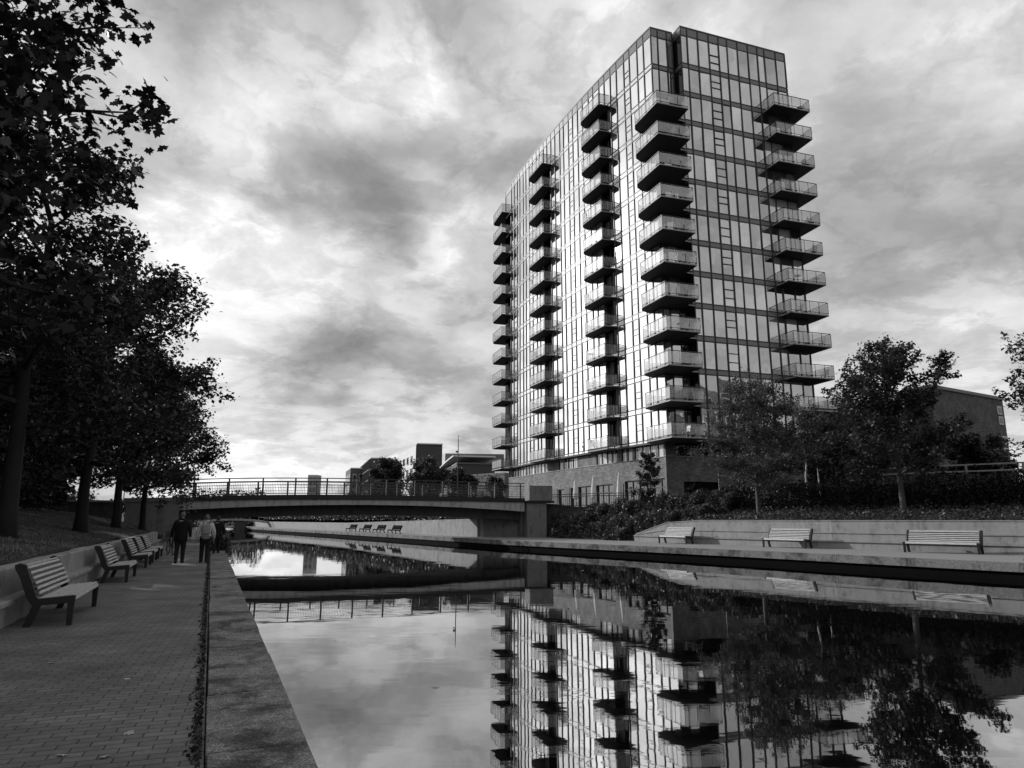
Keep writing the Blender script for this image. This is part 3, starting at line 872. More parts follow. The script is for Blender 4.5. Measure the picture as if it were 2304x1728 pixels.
balcony(t2(side(1.9, .07), side(1.5, 1.0), side(.9, 1.45), front(-1.5, -2.95), front(1.65, -3.05), front(1.75, -1.25), front(2.5, -1.2)), t2(front(2.5, -.07), front(-.05, -.07)), range(0, 11))
balcony(t2(front(11.7, FWM - .07), front(11.75, -2.55), front(15.85, -2.65), front(16.0, .9), front(14.9, .9)), t2(front(14.9, FWM - .07)), range(0, 12))

# garden chairs and tables left out on some of the balconies
def chair_mesh():
    mb = MB()
    mb.box(-.24, .24, -.24, .24, .42, .46); mb.obox((0, -.26, .72), (.24, 0, 0), (0, .02, 0), (0, -.05, .26))
    for x in (-.21, .21):
        mb.box(x - .02, x + .02, .19, .23, 0, .42); mb.box(x - .02, x + .02, -.23, -.19, 0, .42)
        mb.bar((x * 1.15, -.24, .66), (x * 1.15, .22, .66), .04)
    return mb
def table_mesh():
    mb = MB().lathe([(.36, .70), (.37, .72), (.36, .74)], seg=14)
    mb.lathe([(.03, .04), (.03, .70)], seg=8); mb.lathe([(.22, 0), (.2, .04)], seg=12)
    return mb
ch0 = tb0 = None
spots = [(front(.2, -2.4), (0, 1, 3, 4, 5, 6, 8, 9, 10)), (front(1.1, -2.0), (0, 2, 3, 5, 7, 9)), (front(15.5, -1.9), (0, 1, 2, 3, 5, 6, 7, 9, 11)), (front(13.2, -2.0), (0, 1, 4, 5, 8, 10)), (side(10.0, .9), (0, 2, 3, 5, 8, 11)), (side(23.3, .9), (1, 2, 4, 7, 9))]
for i, (p, ks) in enumerate(spots):
    for j, k in enumerate(ks):
        z = ZB + k * SH - .035
        tab = (i + j) % 4 == 2
        if tab:
            if tb0 is None: o = tb0 = table_mesh().build('table', 'frame_mid')
            else: o = tb0.copy(); C.objects.link(o)
            tag(o, 'small round table standing on a tower balcony', 'table', 'tables on the tower balconies')
        else:
            if ch0 is None: o = ch0 = chair_mesh().build('chair', 'steel')
            else: o = ch0.copy(); C.objects.link(o)
            tag(o, 'garden chair standing on a tower balcony', 'chair', 'chairs on the tower balconies')
        o.location = (p[0], p[1], z); o.rotation_euler = (0, 0, trng.uniform(-2, 2))

# ------------------------------------------------------------------ the road bridge
BR = np.array((1.1, 60.9)); BL = np.array((-24.0, 50.06)); BLEN = float(np.linalg.norm(BR - BL))
BD = (BR - BL) / BLEN; BNV = np.array((BD[1], -BD[0]))            # BNV points to the viewer's side
bridge = thing('bridge', 'low arched concrete road bridge with a dark steel railing across the canal', 'bridge', (BL[0], BL[1], 0))
def bp(t, o=0.0): return BL + BD * (t * BLEN) + BNV * o
def bend(t): return 1 - (2 * t - 1) ** 2
BW = 6.0
TT = np.linspace(0, 1, 25)
def deck(mb, o0, o1, zlo, zhi, T=TT):
    for t0, t1 in zip(T[:-1], T[1:]):
        a, b, c, d = bp(t0, o0), bp(t1, o0), bp(t1, o1), bp(t0, o1)
        mb.hexa([(*a, zlo(t0)), (*b, zlo(t1)), (*c, zlo(t1)), (*d, zlo(t0))], [(*a, zhi(t0)), (*b, zhi(t1)), (*c, zhi(t1)), (*d, zhi(t0))])
    return mb
lo = lambda t: 2.18 + .48 * bend(t) + .02 * t
mid = lambda t: 2.80 + .28 * bend(t) + .20 * t * (1 - bend(t))
top = lambda t: 3.08 + .37 * bend(t) + .28 * t * (1 - bend(t))
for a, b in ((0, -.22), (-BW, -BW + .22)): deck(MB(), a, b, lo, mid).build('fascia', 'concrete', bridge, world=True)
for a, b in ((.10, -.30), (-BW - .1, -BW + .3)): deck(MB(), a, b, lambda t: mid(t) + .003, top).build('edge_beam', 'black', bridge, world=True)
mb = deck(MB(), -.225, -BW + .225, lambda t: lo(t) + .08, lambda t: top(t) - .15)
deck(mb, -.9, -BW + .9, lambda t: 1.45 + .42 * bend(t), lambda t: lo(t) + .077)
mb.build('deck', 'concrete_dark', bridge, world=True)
for o_ in (.0, -BW):
    rl = MB(); inf = MB()
    posts = np.linspace(.03, .985, 12)
    H = 1.27
    for t0, t1 in zip(TT[:-1], TT[1:]):
        a, b = bp(t0, o_), bp(t1, o_)
        rl.bar((*a, top(t0) + H), (*b, top(t1) + H), .10, .07)
        rl.bar((*a, top(t0) + H - .24), (*b, top(t1) + H - .24), .05, .05)
        rl.bar((*a, top(t0) + .10), (*b, top(t1) + .10), .05, .05)
        for h in (.32, .55, .78):
            inf.bar((*a, top(t0) + h), (*b, top(t1) + h), .018, .018)
    n = 230
    for i in range(n):
        t = (i + .5) / n; a = bp(t, o_)
        inf.bar((*a, top(t) + .10), (*a, top(t) + H - .24), .016, .016)
    r_ = rl.build('handrail', 'iron', bridge, world=True)
    inf.build('railing_mesh', 'frame_mid', bridge, world=True)
    for t in posts:
        a = bp(t, o_)
        pm = MB().obox((*a, top(t) + H / 2), (*(BD * .055), 0), (*(BNV * .07), 0), (0, 0, H / 2))
        pm.build('post', 'iron', bridge, world=True)
# right pier with its parapet block, and the abutments
def quadbox(mb, p, w, d, z0, z1, ang=0.0):
    c, s = math.cos(ang), math.sin(ang)
    return mb.obox((p[0], p[1], (z0 + z1) / 2), (c * w / 2, s * w / 2, 0), (-s * d / 2, c * d / 2, 0), (0, 0, (z1 - z0) / 2))
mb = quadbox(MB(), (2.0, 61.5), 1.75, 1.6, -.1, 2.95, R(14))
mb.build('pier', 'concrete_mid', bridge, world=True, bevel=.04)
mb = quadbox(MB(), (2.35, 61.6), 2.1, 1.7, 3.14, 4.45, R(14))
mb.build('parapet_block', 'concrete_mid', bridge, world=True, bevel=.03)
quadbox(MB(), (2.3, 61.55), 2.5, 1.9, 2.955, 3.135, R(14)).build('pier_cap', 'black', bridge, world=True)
mb = MB()
A0, A1, A2 = np.array((2.9, 61.8)), np.array((7.0, 60.6)), np.array((7.2, 61.2))
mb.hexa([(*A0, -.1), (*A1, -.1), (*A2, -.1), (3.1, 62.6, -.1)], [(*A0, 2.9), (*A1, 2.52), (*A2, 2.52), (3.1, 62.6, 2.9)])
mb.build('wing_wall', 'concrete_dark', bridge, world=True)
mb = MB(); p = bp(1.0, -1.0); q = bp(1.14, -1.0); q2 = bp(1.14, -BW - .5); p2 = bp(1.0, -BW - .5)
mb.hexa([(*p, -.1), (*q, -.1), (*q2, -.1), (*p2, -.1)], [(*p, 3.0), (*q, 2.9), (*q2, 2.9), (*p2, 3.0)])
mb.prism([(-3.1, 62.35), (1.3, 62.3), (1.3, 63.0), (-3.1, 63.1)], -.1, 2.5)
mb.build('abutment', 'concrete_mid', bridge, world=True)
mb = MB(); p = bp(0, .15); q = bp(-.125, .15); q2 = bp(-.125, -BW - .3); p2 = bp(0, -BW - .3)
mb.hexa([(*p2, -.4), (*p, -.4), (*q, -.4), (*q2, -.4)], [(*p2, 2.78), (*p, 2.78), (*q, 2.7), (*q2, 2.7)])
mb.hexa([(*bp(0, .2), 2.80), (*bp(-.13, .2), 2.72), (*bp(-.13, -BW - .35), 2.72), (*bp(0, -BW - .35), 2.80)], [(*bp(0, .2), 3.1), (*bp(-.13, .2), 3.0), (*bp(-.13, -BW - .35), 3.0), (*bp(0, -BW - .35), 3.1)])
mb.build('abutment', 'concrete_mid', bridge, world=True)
# parapet wall and rail that carry on over the left bank
lp = thing('parapet_wall', 'pale capped parapet wall with a thin rail running left from the bridge behind the trees', 'wall', tuple(bp(-.13)) + (0,))
mb = MB(); a, b = bp(-.132, -.05), bp(-.62, 1.5); a2, b2 = bp(-.132, -.35), bp(-.62, 1.2)
mb.hexa([(*a, .5), (*b, 1.5), (*b2, 1.5), (*a2, .5)], [(*a, 2.7), (*b, 2.7), (*b2, 2.7), (*a2, 2.7)])
mb.build('wall', 'concrete_dark', lp, world=True)
mb = MB().hexa([(*(a + BNV * .1), 2.703), (*(b + BNV * .1), 2.703), (*(b2 - BNV * .1), 2.703), (*(a2 - BNV * .1), 2.703)], [(*(a + BNV * .1), 2.84), (*(b + BNV * .1), 2.84), (*(b2 - BNV * .1), 2.84), (*(a2 - BNV * .1), 2.84)])
mb.build('coping', 'concrete_pale', lp, world=True)
mb = MB(); mb.bar((*((a + a2) / 2), 4.0), (*((b + b2) / 2), 4.0), .06)
for i in range(7):
    p = (a + a2) / 2 + ((b + b2) / 2 - (a + a2) / 2) * i / 6; mb.bar((*p, 2.84), (*p, 4.0), .05)
mb.build('rail', 'steel', lp, world=True)

# ------------------------------------------------------------------ benches
def make_bench(name, label, group):
    t = thing(name, label, 'bench', group=group)
    Lb = 2.4; x0, x1 = -Lb / 2, Lb / 2
    seat = MB(); n = 7
    for i in range(n):
        y = .54 - i * .084
        seat.obox((0, y, .425 - i * .006), (Lb / 2 - .082, 0, 0), (0, .030, .0025), (0, -.0016, .017))
    seat.obox((0, .592, .385), (Lb / 2 - .082, 0, 0), (0, .012, .002), (0, -.006, .030))
    seat.build('seat', 'slat', t, bevel=.006)
    back = MB(); n = 6
    for i in range(n):
        u = i / (n - 1)
        y = .0 - .17 * u - .07 * u * u; z = .475 + .36 * u
        tl = .36 + .35 * u
        back.obox((0, y, z), (Lb / 2 - .082, 0, 0), (0, -math.sin(tl) * .0215, math.cos(tl) * .0215), (0, math.cos(tl) * .014, math.sin(tl) * .014))
    back.obox((0, -.30, .872), (Lb / 2 - .082, 0, 0), (0, .042, .008), (0, -.003, .014))
    back.build('backrest', 'slat', t, bevel=.006)
    MB().box(x0 + .08, x1 - .08, .02, .565, .335, .385).build('seat_frame', 'black', t)
    MB().obox((0, -.135, .66), (Lb / 2 - .082, 0, 0), (0, -.075, .17), (0, .004, .002)).build('gap_shade', 'black', t)  # black sheet standing in for the shade between the back slats
    for x in (x0, x1 - .08):
        MB().plate([(.61, .43), (.61, .33), (.02, .295), (-.07, .30), (-.17, .40), (-.32, .70), (-.41, .82), (-.43, .885), (-.36, .91), (-.25, .885), (-.13, .66), (-.035, .45), (.02, .395)][::-1], x, x + .08).build('end_frame', 'black', t, bevel=.004)
        MB().plate([(.605, .328), (.495, .322), (.51, 0), (.60, 0)], x + .004, x + .076).build('leg', 'black', t)
        MB().plate([(.06, .293), (-.068, .298), (-.19, 0), (-.07, 0)], x + .004, x + .076).build('leg', 'black', t)
    for ch in t.children:
        for v in ch.data.vertices: v.co.y *= .78
    return t
LBL = ['timber slatted bench with black frame nearest on the left path', 'second timber bench along the left wall, beyond the nearest one',
       'third timber bench along the left wall, between the second and the half hidden one', 'half hidden timber bench, only its backrest showing between its neighbours',
       'last timber bench along the left wall, just before the walking people']
bench = make_bench('park_bench', LBL[0], 'benches along the left path')
RZB = math.atan2(-.918, .397) + 0.0
def face(dx, dy): return math.atan2(-dx, dy)
for i, s_ in enumerate((13.95, 21.35, 26.85, 29.7, 32.7)):
    o = bench if i == 0 else copy_tree(bench)
    o['label'] = LBL[i]
    o.location = sn(s_, 2.50 + .47); o.rotation_euler = (0, 0, face(*(-DN))); o.scale = ((1.04, .87, .82, .82, .82)[i], 1, 1)
RBL = ['timber bench on the right quay nearest the bridge, where the pale wall slopes down', 'middle timber bench of the right quay, below the thin forked tree', 'timber bench nearest on the right quay, largest of that row']
for i, (x, y, dx, dy) in enumerate(((10.75, 45.4, -.83, -.55), (15.35, 38.85, -.80, -.60), (20.15, 32.75, -.72, -.69))):
    o = copy_tree(bench); o['label'] = RBL[i]; o['group'] = 'benches on the right quay'
    o.location = (x, y, 0.002); o.rotation_euler = (0, 0, face(dx, dy)); o.scale = ((1.0, 1.08, 1.3)[i], 1.15, 1.15)
for i, t in enumerate((.30, .39, .48, .58)):
    a = np.array(FW[0]) + (np.array(FW[1]) - np.array(FW[0])) * t * 1.6
    o = copy_tree(bench); o['label'] = 'far dark bench against the white wall seen under the bridge'; o['group'] = 'benches beyond the bridge'
    for ch in o.children:
        ch.data = ch.data.copy(); ch.data.materials[0] = M['dark_matte']
    o.location = (a[0] - 1.2, a[1] - .7, 0.002); o.rotation_euler = (0, 0, face(-.86, -.50))

# white wall beyond the bridge
ww = thing('retaining_wall', 'long sunlit white wall along the far quay seen beneath the bridge', 'wall', (*FW[0], 0))
mb = MB(); fw = dens([(FW[0][0] + .4, FW[0][1] - .4)] + FW[1:], 4.0); fb = off(fw, .4)
for i in range(len(fw) - 1):
    za, zb = 1.62 - .55 * min(1, i / 9), 1.62 - .55 * min(1, (i + 1) / 9)
    mb.hexa([(*fw[i], -.1), (*fw[i + 1], -.1), (*fb[i + 1], -.1), (*fb[i], -.1)], [(*fw[i], za), (*fw[i + 1], zb), (*fb[i + 1], zb), (*fb[i], za)])
mb.build('wall', 'concrete_pale', ww, world=True)

# terrace fence
fe = thing('metal_fence', 'metal terrace fence with upright bars in front of the brick base', 'fence', (7, 58.4, 2.5))
fp = dens([(3.4, 62.0), (5.2, 60.2), (7.2, 58.6), (9.2, 57.2), (11.4, 56.0)], 1.6)
fr = MB(); ib = MB()
for a, b in zip(fp[:-1], fp[1:]):
    for z in (3.68, 3.5, 2.72): fr.bar((*a, z), (*b, z), .05, .06)
    n = 11; ib = MB()
    for i in range(1, n): p = lerp(a, b, i / n); ib.bar((*p, 2.72), (*p, 3.5), .025)
    ib.build('bars', 'iron', fe, world=True)
fr.build('rail', 'iron', fe, world=True)
for a in fp: MB().bar((*a, 2.3), (*a, 3.72), .07).build('post', 'iron', fe, world=True)

# closed parasols on the terrace
def make_parasol(loc, label, h=2.75):
    t = thing('parasol', label, 'parasol', loc, group='closed parasols on the terrace')
    MB().lathe([(.025, 0), (.025, h - .1)], seg=8).build('pole', 'steel', t)
    MB().lathe([(.26, 0), (.26, .06), (.03, .09)], seg=12).build('base', 'concrete', t)
    mb = MB(); n = 14
    prof = [(.13, .75), (.26, .85), (.27, 1.15), (.2, 1.8), (.12, 2.4), (.03, h)]
    V = []
    for r, z in prof:
        for k in range(n): rr = r * (1.0 if k % 2 else .72); V.append((rr * math.cos(6.283 * k / n), rr * math.sin(6.283 * k / n), z))
    F = [(i * n + k, i * n + (k + 1) % n, (i + 1) * n + (k + 1) % n, (i + 1) * n + k) for i in range(len(prof) - 1) for k in range(n)]
    mb.add(V, F + [tuple(range(n - 1, -1, -1)), tuple((len(prof) - 1) * n + k for k in range(n))]); mb.build('canopy', 'white', t)
make_parasol((7.15, 60.5, 2.56), 'closed white parasol in front of the terrace door, left of the taller one')
make_parasol((9.15, 58.9, 2.56), 'closed white parasol beside the boarded panel, tallest on the terrace', 3.0)
make_parasol((5.75, 62.4, 2.56), 'short closed white parasol behind the terrace fence, nearest the bridge pier', 2.3)

# lamps
def post_lamp(name, label, cat, loc, h, globe):
    t = thing(name, label, cat, loc)
    MB().lathe([(.10, 0), (.10, .5), (.06, .6), (.045, h)], seg=8).build('pole', 'iron', t)
    if globe: MB().lathe([(.02, h), (.2, h + .1), (.26, h + .28), (.2, h + .45), (.03, h + .54)], seg=12).build('lamp_globe', 'white', t, smooth=True)
    else:
        MB().obox((-.12, 0, h - 1.4), (.16, 0, 0), (0, .08, 0), (0, 0, .1)).build('camera_housing', 'iron', t)
        MB().lathe([(.03, h), (.03, h + .6)], seg=6).build('mast_tip', 'iron', t)
post_lamp('camera_mast', 'tall thin dark mast with a small camera box rising behind the bridge', 'mast', (-6.3, 80, 2.5), 8.2, False)
post_lamp('street_lamp', 'short post with a round white globe behind the bridge railing', 'street lamp', (-11, 75, 2.5), 2.6, True)
def bollard(loc):
    t = thing('bollard', 'small pale bollard at the foot of the bridge pier', 'bollard', loc, group='bollards by the pier')
    MB().lathe([(.10, 0), (.10, .62), (.11, .64), (.10, .72), (.05, .78)], seg=10).build('post', 'steel', t)
    MB().lathe([(.104, .5), (.104, .56)], seg=10).build('band', 'black', t)
bollard((3.5, 60.1, .0)); bollard((3.95, 59.9, .0))

# ------------------------------------------------------------------ people (seen from behind, walking away)
def skin_body(joints, edges, root=0, levels=2):
    me = bpy.data.meshes.new('body'); me.from_pydata([j[0] for j in joints], edges, [])
    o = bpy.data.objects.new('body', me); C.objects.link(o)
    sk = o.modifiers.new('s', 'SKIN'); sk.use_smooth_shade = True
    for i, j in enumerate(joints):
        me.skin_vertices[0].data[i].radius = (j[1], j[2] if len(j) > 2 else j[1])
    me.skin_vertices[0].data[root].use_root = True
    sb = o.modifiers.new('d', 'SUBSURF'); sb.levels = levels; sb.render_levels = levels
    bpy.context.view_layer.update()
    ev = o.evaluated_get(bpy.context.evaluated_depsgraph_get())
    out = bpy.data.meshes.new_from_object(ev)
    bpy.data.objects.remove(o); bpy.data.meshes.remove(me)
    return out
def hand(J, E_, wrist, pos, down=(0, 0, -1)):
    p = np.array(pos); d = np.array(down, float); x = np.array((0, 1., 0))
    J.append((tuple(p + d * .06), .022, .035)); palm = len(J) - 1; E_.append((wrist, palm))
    for i, (o_, L) in enumerate(((-.030, .075), (-.010, .088), (.011, .082), (.030, .064))):
        J.append((tuple(p + d * .115 + x * o_), .010)); E_.append((palm, len(J) - 1))
        J.append((tuple(p + d * (.115 + L * .55) + x * o_ + np.array((0, .006, 0))), .009)); E_.append((len(J) - 2, len(J) - 1))
        J.append((tuple(p + d * (.115 + L) + x * o_ + np.array((0, .016, 0))), .008)); E_.append((len(J) - 2, len(J) - 1))
    J.append((tuple(p + d * .075 + x * .055), .010)); E_.append((palm, len(J) - 1))
    J.append((tuple(p + d * .115 + x * .07), .009)); E_.append((len(J) - 2, len(J) - 1))
def person(label, loc, rz, H, stride, girth, upper, lower, hairm, coat_len, arm_out=.06, head_turn=0.0, pack=False, hairlong=False):
    """faces local +y; x to the right"""
    k = H / 1.75
    t = thing('person', label, 'person', loc, rz)
    def P(x, y, z): return (x * k, y * k, z * k)
    J = [(P(0, 0, .95), .15 * girth, .11 * girth), (P(0, .0, 1.15), .145 * girth, .105 * girth), (P(0, -.01, 1.34), .165 * girth, .11), (P(0, 0, 1.48), .07, .06), (P(0, .02, 1.56), .055), (P(0, .035, 1.66), .075, .09), (P(0, .03, 1.71), .06, .075)]
    E_ = [(0, 1), (1, 2), (2, 3), (3, 4), (4, 5), (5, 6)]
    ends = {}
    for sx in (-1, 1):
        st = stride * sx
        i = len(J)
        J += [(P(.095 * sx, 0, .88), .10 * girth), (P(.10 * sx, .06 + st * .35, .50), .068), (P(.10 * sx, st * .9 - .03, .10), .045), (P(.10 * sx, st * .9 - .05, .05), .04), (P(.11 * sx, st * .9 + .10, .035), .038, .03)]
        E_ += [(0, i), (i, i + 1), (i + 1, i + 2), (i + 2, i + 3), (i + 3, i + 4)]
        ends['foot', sx] = J[i + 3][0], J[i + 4][0], J[i + 1][0], J[i + 2][0], J[i][0]
        i = len(J)
        J += [(P(.20 * sx, -.01, 1.41), .068), (P((.235 + arm_out) * sx, -.05 - st * .15, 1.13), .048), (P((.25 + arm_out) * sx, .04 - st * .5, .90), .032)]
        E_ += [(2, i), (i, i + 1), (i + 1, i + 2)]
        hand(J, E_, i + 2, J[i + 2][0])
        ends['arm', sx] = J[i][0], J[i + 1][0], J[i + 2][0]
    body = link('body', skin_body(J, E_), 'skin', t, True)
    # face: nose, eyes, ears as part of the head front
    hd = np.array(P(0, .035, 1.66))
    def turn(v): c, s = math.cos(head_turn), math.sin(head_turn); return hd + np.array((v[0] * c - v[1] * s, v[0] * s + v[1] * c, v[2]))
    fm_ = MB(); fm_.tube([turn((0, .085, .03)), turn((0, .118, -.01)), turn((0, .09, -.02))], [.008, .016, .012], 6)
    for sx in (-1, 1): fm_.tube([turn((.078 * sx, -.01, .025)), turn((.088 * sx, -.015, 0)), turn((.08 * sx, 0, -.03))], [.012, .016, .008], 6)
    fm_.build('nose_and_ears', 'skin', t, smooth=True)
    ey = MB()
    for sx in (-1, 1): ey.lathe([(.003, -.008), (.010, 0), (.003, .008)], tuple(turn((.032 * sx, .09, .02))), 6)
    ey.build('eyes', 'black', t)
    # hair: shell over crown and back
    V = []; F = []; ns_, nr = 14, 8
    for r in range(nr):
        th = r / (nr - 1) * 2.2
        for s_ in range(ns_):
            a = 6.283 * s_ / ns_; fr_ = max(0, math.sin(a))
            thh = th * (1 - .38 * fr_)
            rr = .104 + .010 * mnoise.noise(Vector((a * 3, th * 5, H)))
            V.append(turn((rr * .88 * math.sin(thh) * math.cos(a), rr * 1.02 * math.sin(thh) * math.sin(a) - .008, rr * 1.12 * math.cos(thh) + .012)))
    for r in range(nr - 1):
        for s_ in range(ns_): F.append((r * ns_ + s_, r * ns_ + (s_ + 1) % ns_, (r + 1) * ns_ + (s_ + 1) % ns_, (r + 1) * ns_ + s_))
    MB().add(V, F).build('hair', hairm, t, smooth=True)
    # jacket: torso and sleeves in one skin, a size larger
    g = girth
    J2 = [(P(0, 0, coat_len), .195 * g, .145 * g), (P(0, 0, coat_len + .06), .19 * g, .145 * g), (P(0, -.005, 1.15), .18 * g, .14 * g), (P(0, -.015, 1.35), .185 * g, .135), (P(0, -.005, 1.49), .11, .10), (P(0, .01, 1.575), .078, .078)]
    E2 = [(0, 1), (1, 2), (2, 3), (3, 4), (4, 5)]
    for sx in (-1, 1):
        a, b, c = ends['arm', sx]; i = len(J2)
        J2 += [(a, .088), (b, .072), (tuple(np.array(b) * .12 + np.array(c) * .88), .055), (c, .052)]
        E2 += [(3, i), (i, i + 1), (i + 1, i + 2), (i + 2, i + 3)]
    link('jacket', skin_body(J2, E2, 2), upper, t, True)
    # trousers
    J3 = [(P(0, 0, .98), .155 * g, .12 * g)]; E3 = []
    for sx in (-1, 1):
        f0, f1, kn, an, hp = ends['foot', sx]; i = len(J3)
        J3 += [(hp, .112 * g), (kn, .085), (an, .068), (tuple(np.array(an) + np.array((0, 0, -.03))), .068)]
        E3 += [(0, i), (i, i + 1), (i + 1, i + 2), (i + 2, i + 3)]
    link('trousers', skin_body(J3, E3), lower, t, True)
    for sx in (-1, 1):
        f0, f1, *_ = ends['foot', sx]
        sh = MB().tube([np.array(f0) + (0, -.05, .0), np.array(f0) + (0, .02, .012), np.array(f1) + (0, 0, .004), np.array(f1) + (0, .06, -.006)], [.062, .066, .056, .03], 8)
        sh.build('shoe', 'shoe', t, smooth=True)
    if pack:
        pk = MB().obox(P(0, -.215, 1.24), (.15 * k, 0, 0), (0, .075 * k, 0), (0, 0, .20 * k))
        b = pk.build('backpack', 'pack', t, bevel=.05, smooth=True)
        st_ = MB()
        for sx in (-1, 1): st_.tube([P(.10 * sx, -.16, 1.42), P(.12 * sx, -.03, 1.505), P(.12 * sx, .12, 1.40), P(.13 * sx, .13, 1.2), P(.13 * sx, -.12, 1.06)], .016, 6)
        st_.build('strap', 'black', b)
    return t
RZW = math.atan2(-DS[0], DS[1])
person('person in a black coat with short grey hair walking away on the path', (-12.0, 25.35, 0), RZW, 1.78, .10, 1.32, 'coat', 'trousers', 'hair', .74, .05, -.5)
person('person in a pale jacket with a grey backpack walking beside the black coat', (-11.28, 25.75, 0), RZW, 1.68, -.09, 1.08, 'jacket', 'trousers', 'hair', .93, .05, 0, True)
person('person in dark clothes half hidden behind the pale jacket, walking next to the water', (-13.62, 32.3, 0), RZW, 1.66, .11, 1.05, 'coat', 'trousers', 'hair_dark', .72, .05, 0)

# bicycle leaning by the last bench
bk = thing('bicycle', 'dark bicycle parked beside the last bench, left of the black coat', 'bicycle', sn(35.0, 2.25), RZ_PATH + .25)
for y in (-.52, .52):
    w = MB(); n = 28
    w.tube([(0, y + .31 * math.cos(a), .34 + .31 * math.sin(a)) for a in np.linspace(0, 2 * math.pi, n)], .022, 6, False)
    wo = w.build('wheel', 'rubber', bk, smooth=True)
    sp = MB()
    for a in np.linspace(0, math.pi, 10)[:-1]: sp.bar((0, y + .3 * math.cos(a), .34 + .3 * math.sin(a)), (0, y - .3 * math.cos(a), .34 - .3 * math.sin(a)), .005)
    sp.build('spokes', 'steel', wo)
f = MB()
for a, b in (((0, -.52, .34), (0, -.08, .30)), ((0, -.52, .34), (0, -.2, .78)), ((0, -.08, .30), (0, -.22, .86)), ((0, -.08, .30), (0, .36, .72)), ((0, -.2, .78), (0, .34, .82)), ((0, .52, .34), (0, .33, .95))):
    f.tube([a, b], .017, 6)
f.build('frame', 'black', bk)
MB().obox((0, -.23, .90), (.06, 0, 0), (0, .12, 0), (0, 0, .025)).build('saddle', 'black', bk, bevel=.015)
MB().tube([(-.27, .22, .98), (-.2, .32, 1.0), (0, .34, 1.0), (.2, .32, 1.0), (.27, .22, .98)], .014, 6).build('handlebar', 'black', bk)
MB().obox((0, .50, .86), (.14, 0, 0), (0, .12, 0), (0, 0, .11)).build('basket', 'iron', bk)

# ------------------------------------------------------------------ trees and planting
def leaf_cards(P, size, rg, flat=.5, shape='diamond'):
    """leaf-sized faces at P with random tilt; flat pulls the normals upright"""
    N = len(P)
    nrm = rg.normal(size=(N, 3)); nrm[:, 2] = np.abs(nrm[:, 2]) + flat
    nrm /= np.linalg.norm(nrm, axis=1)[:, None]
    a = rg.normal(size=(N, 3)); a -= (a * nrm).sum(1)[:, None] * nrm; a /= np.linalg.norm(a, axis=1)[:, None] + 1e-9
    b = np.cross(nrm, a)
    s = size * rg.uniform(.45, 1.5, N)[:, None]
    if shape == 'diamond':
        V = np.stack([P - a * s * .5, P + b * s * .33 + nrm * s * .06, P + a * s * .55, P - b * s * .33 + nrm * s * .06], 1); return V, 4
    # five-lobed maple outline
    ang = np.array([-90, -62, -20, -28, 8, 38, 48, 66, 90, 114, 132, 142, 172, 208, 200, 242]); rad = np.array([.10, .50, .66, .50, .95, .66, .86, .62, 1.08, .62, .86, .66, .95, .50, .66, .50])
    x = np.cos(np.radians(ang)) * rad * .5; y = np.sin(np.radians(ang)) * rad * .5
    V = P[:, None] + a[:, None] * (s[:, None] * x[None, :, None]) + b[:, None] * (s[:, None] * y[None, :, None]) - nrm[:, None] * (s[:, None] * (x ** 2 + y ** 2)[None, :, None] * .35)
    return V, len(ang)

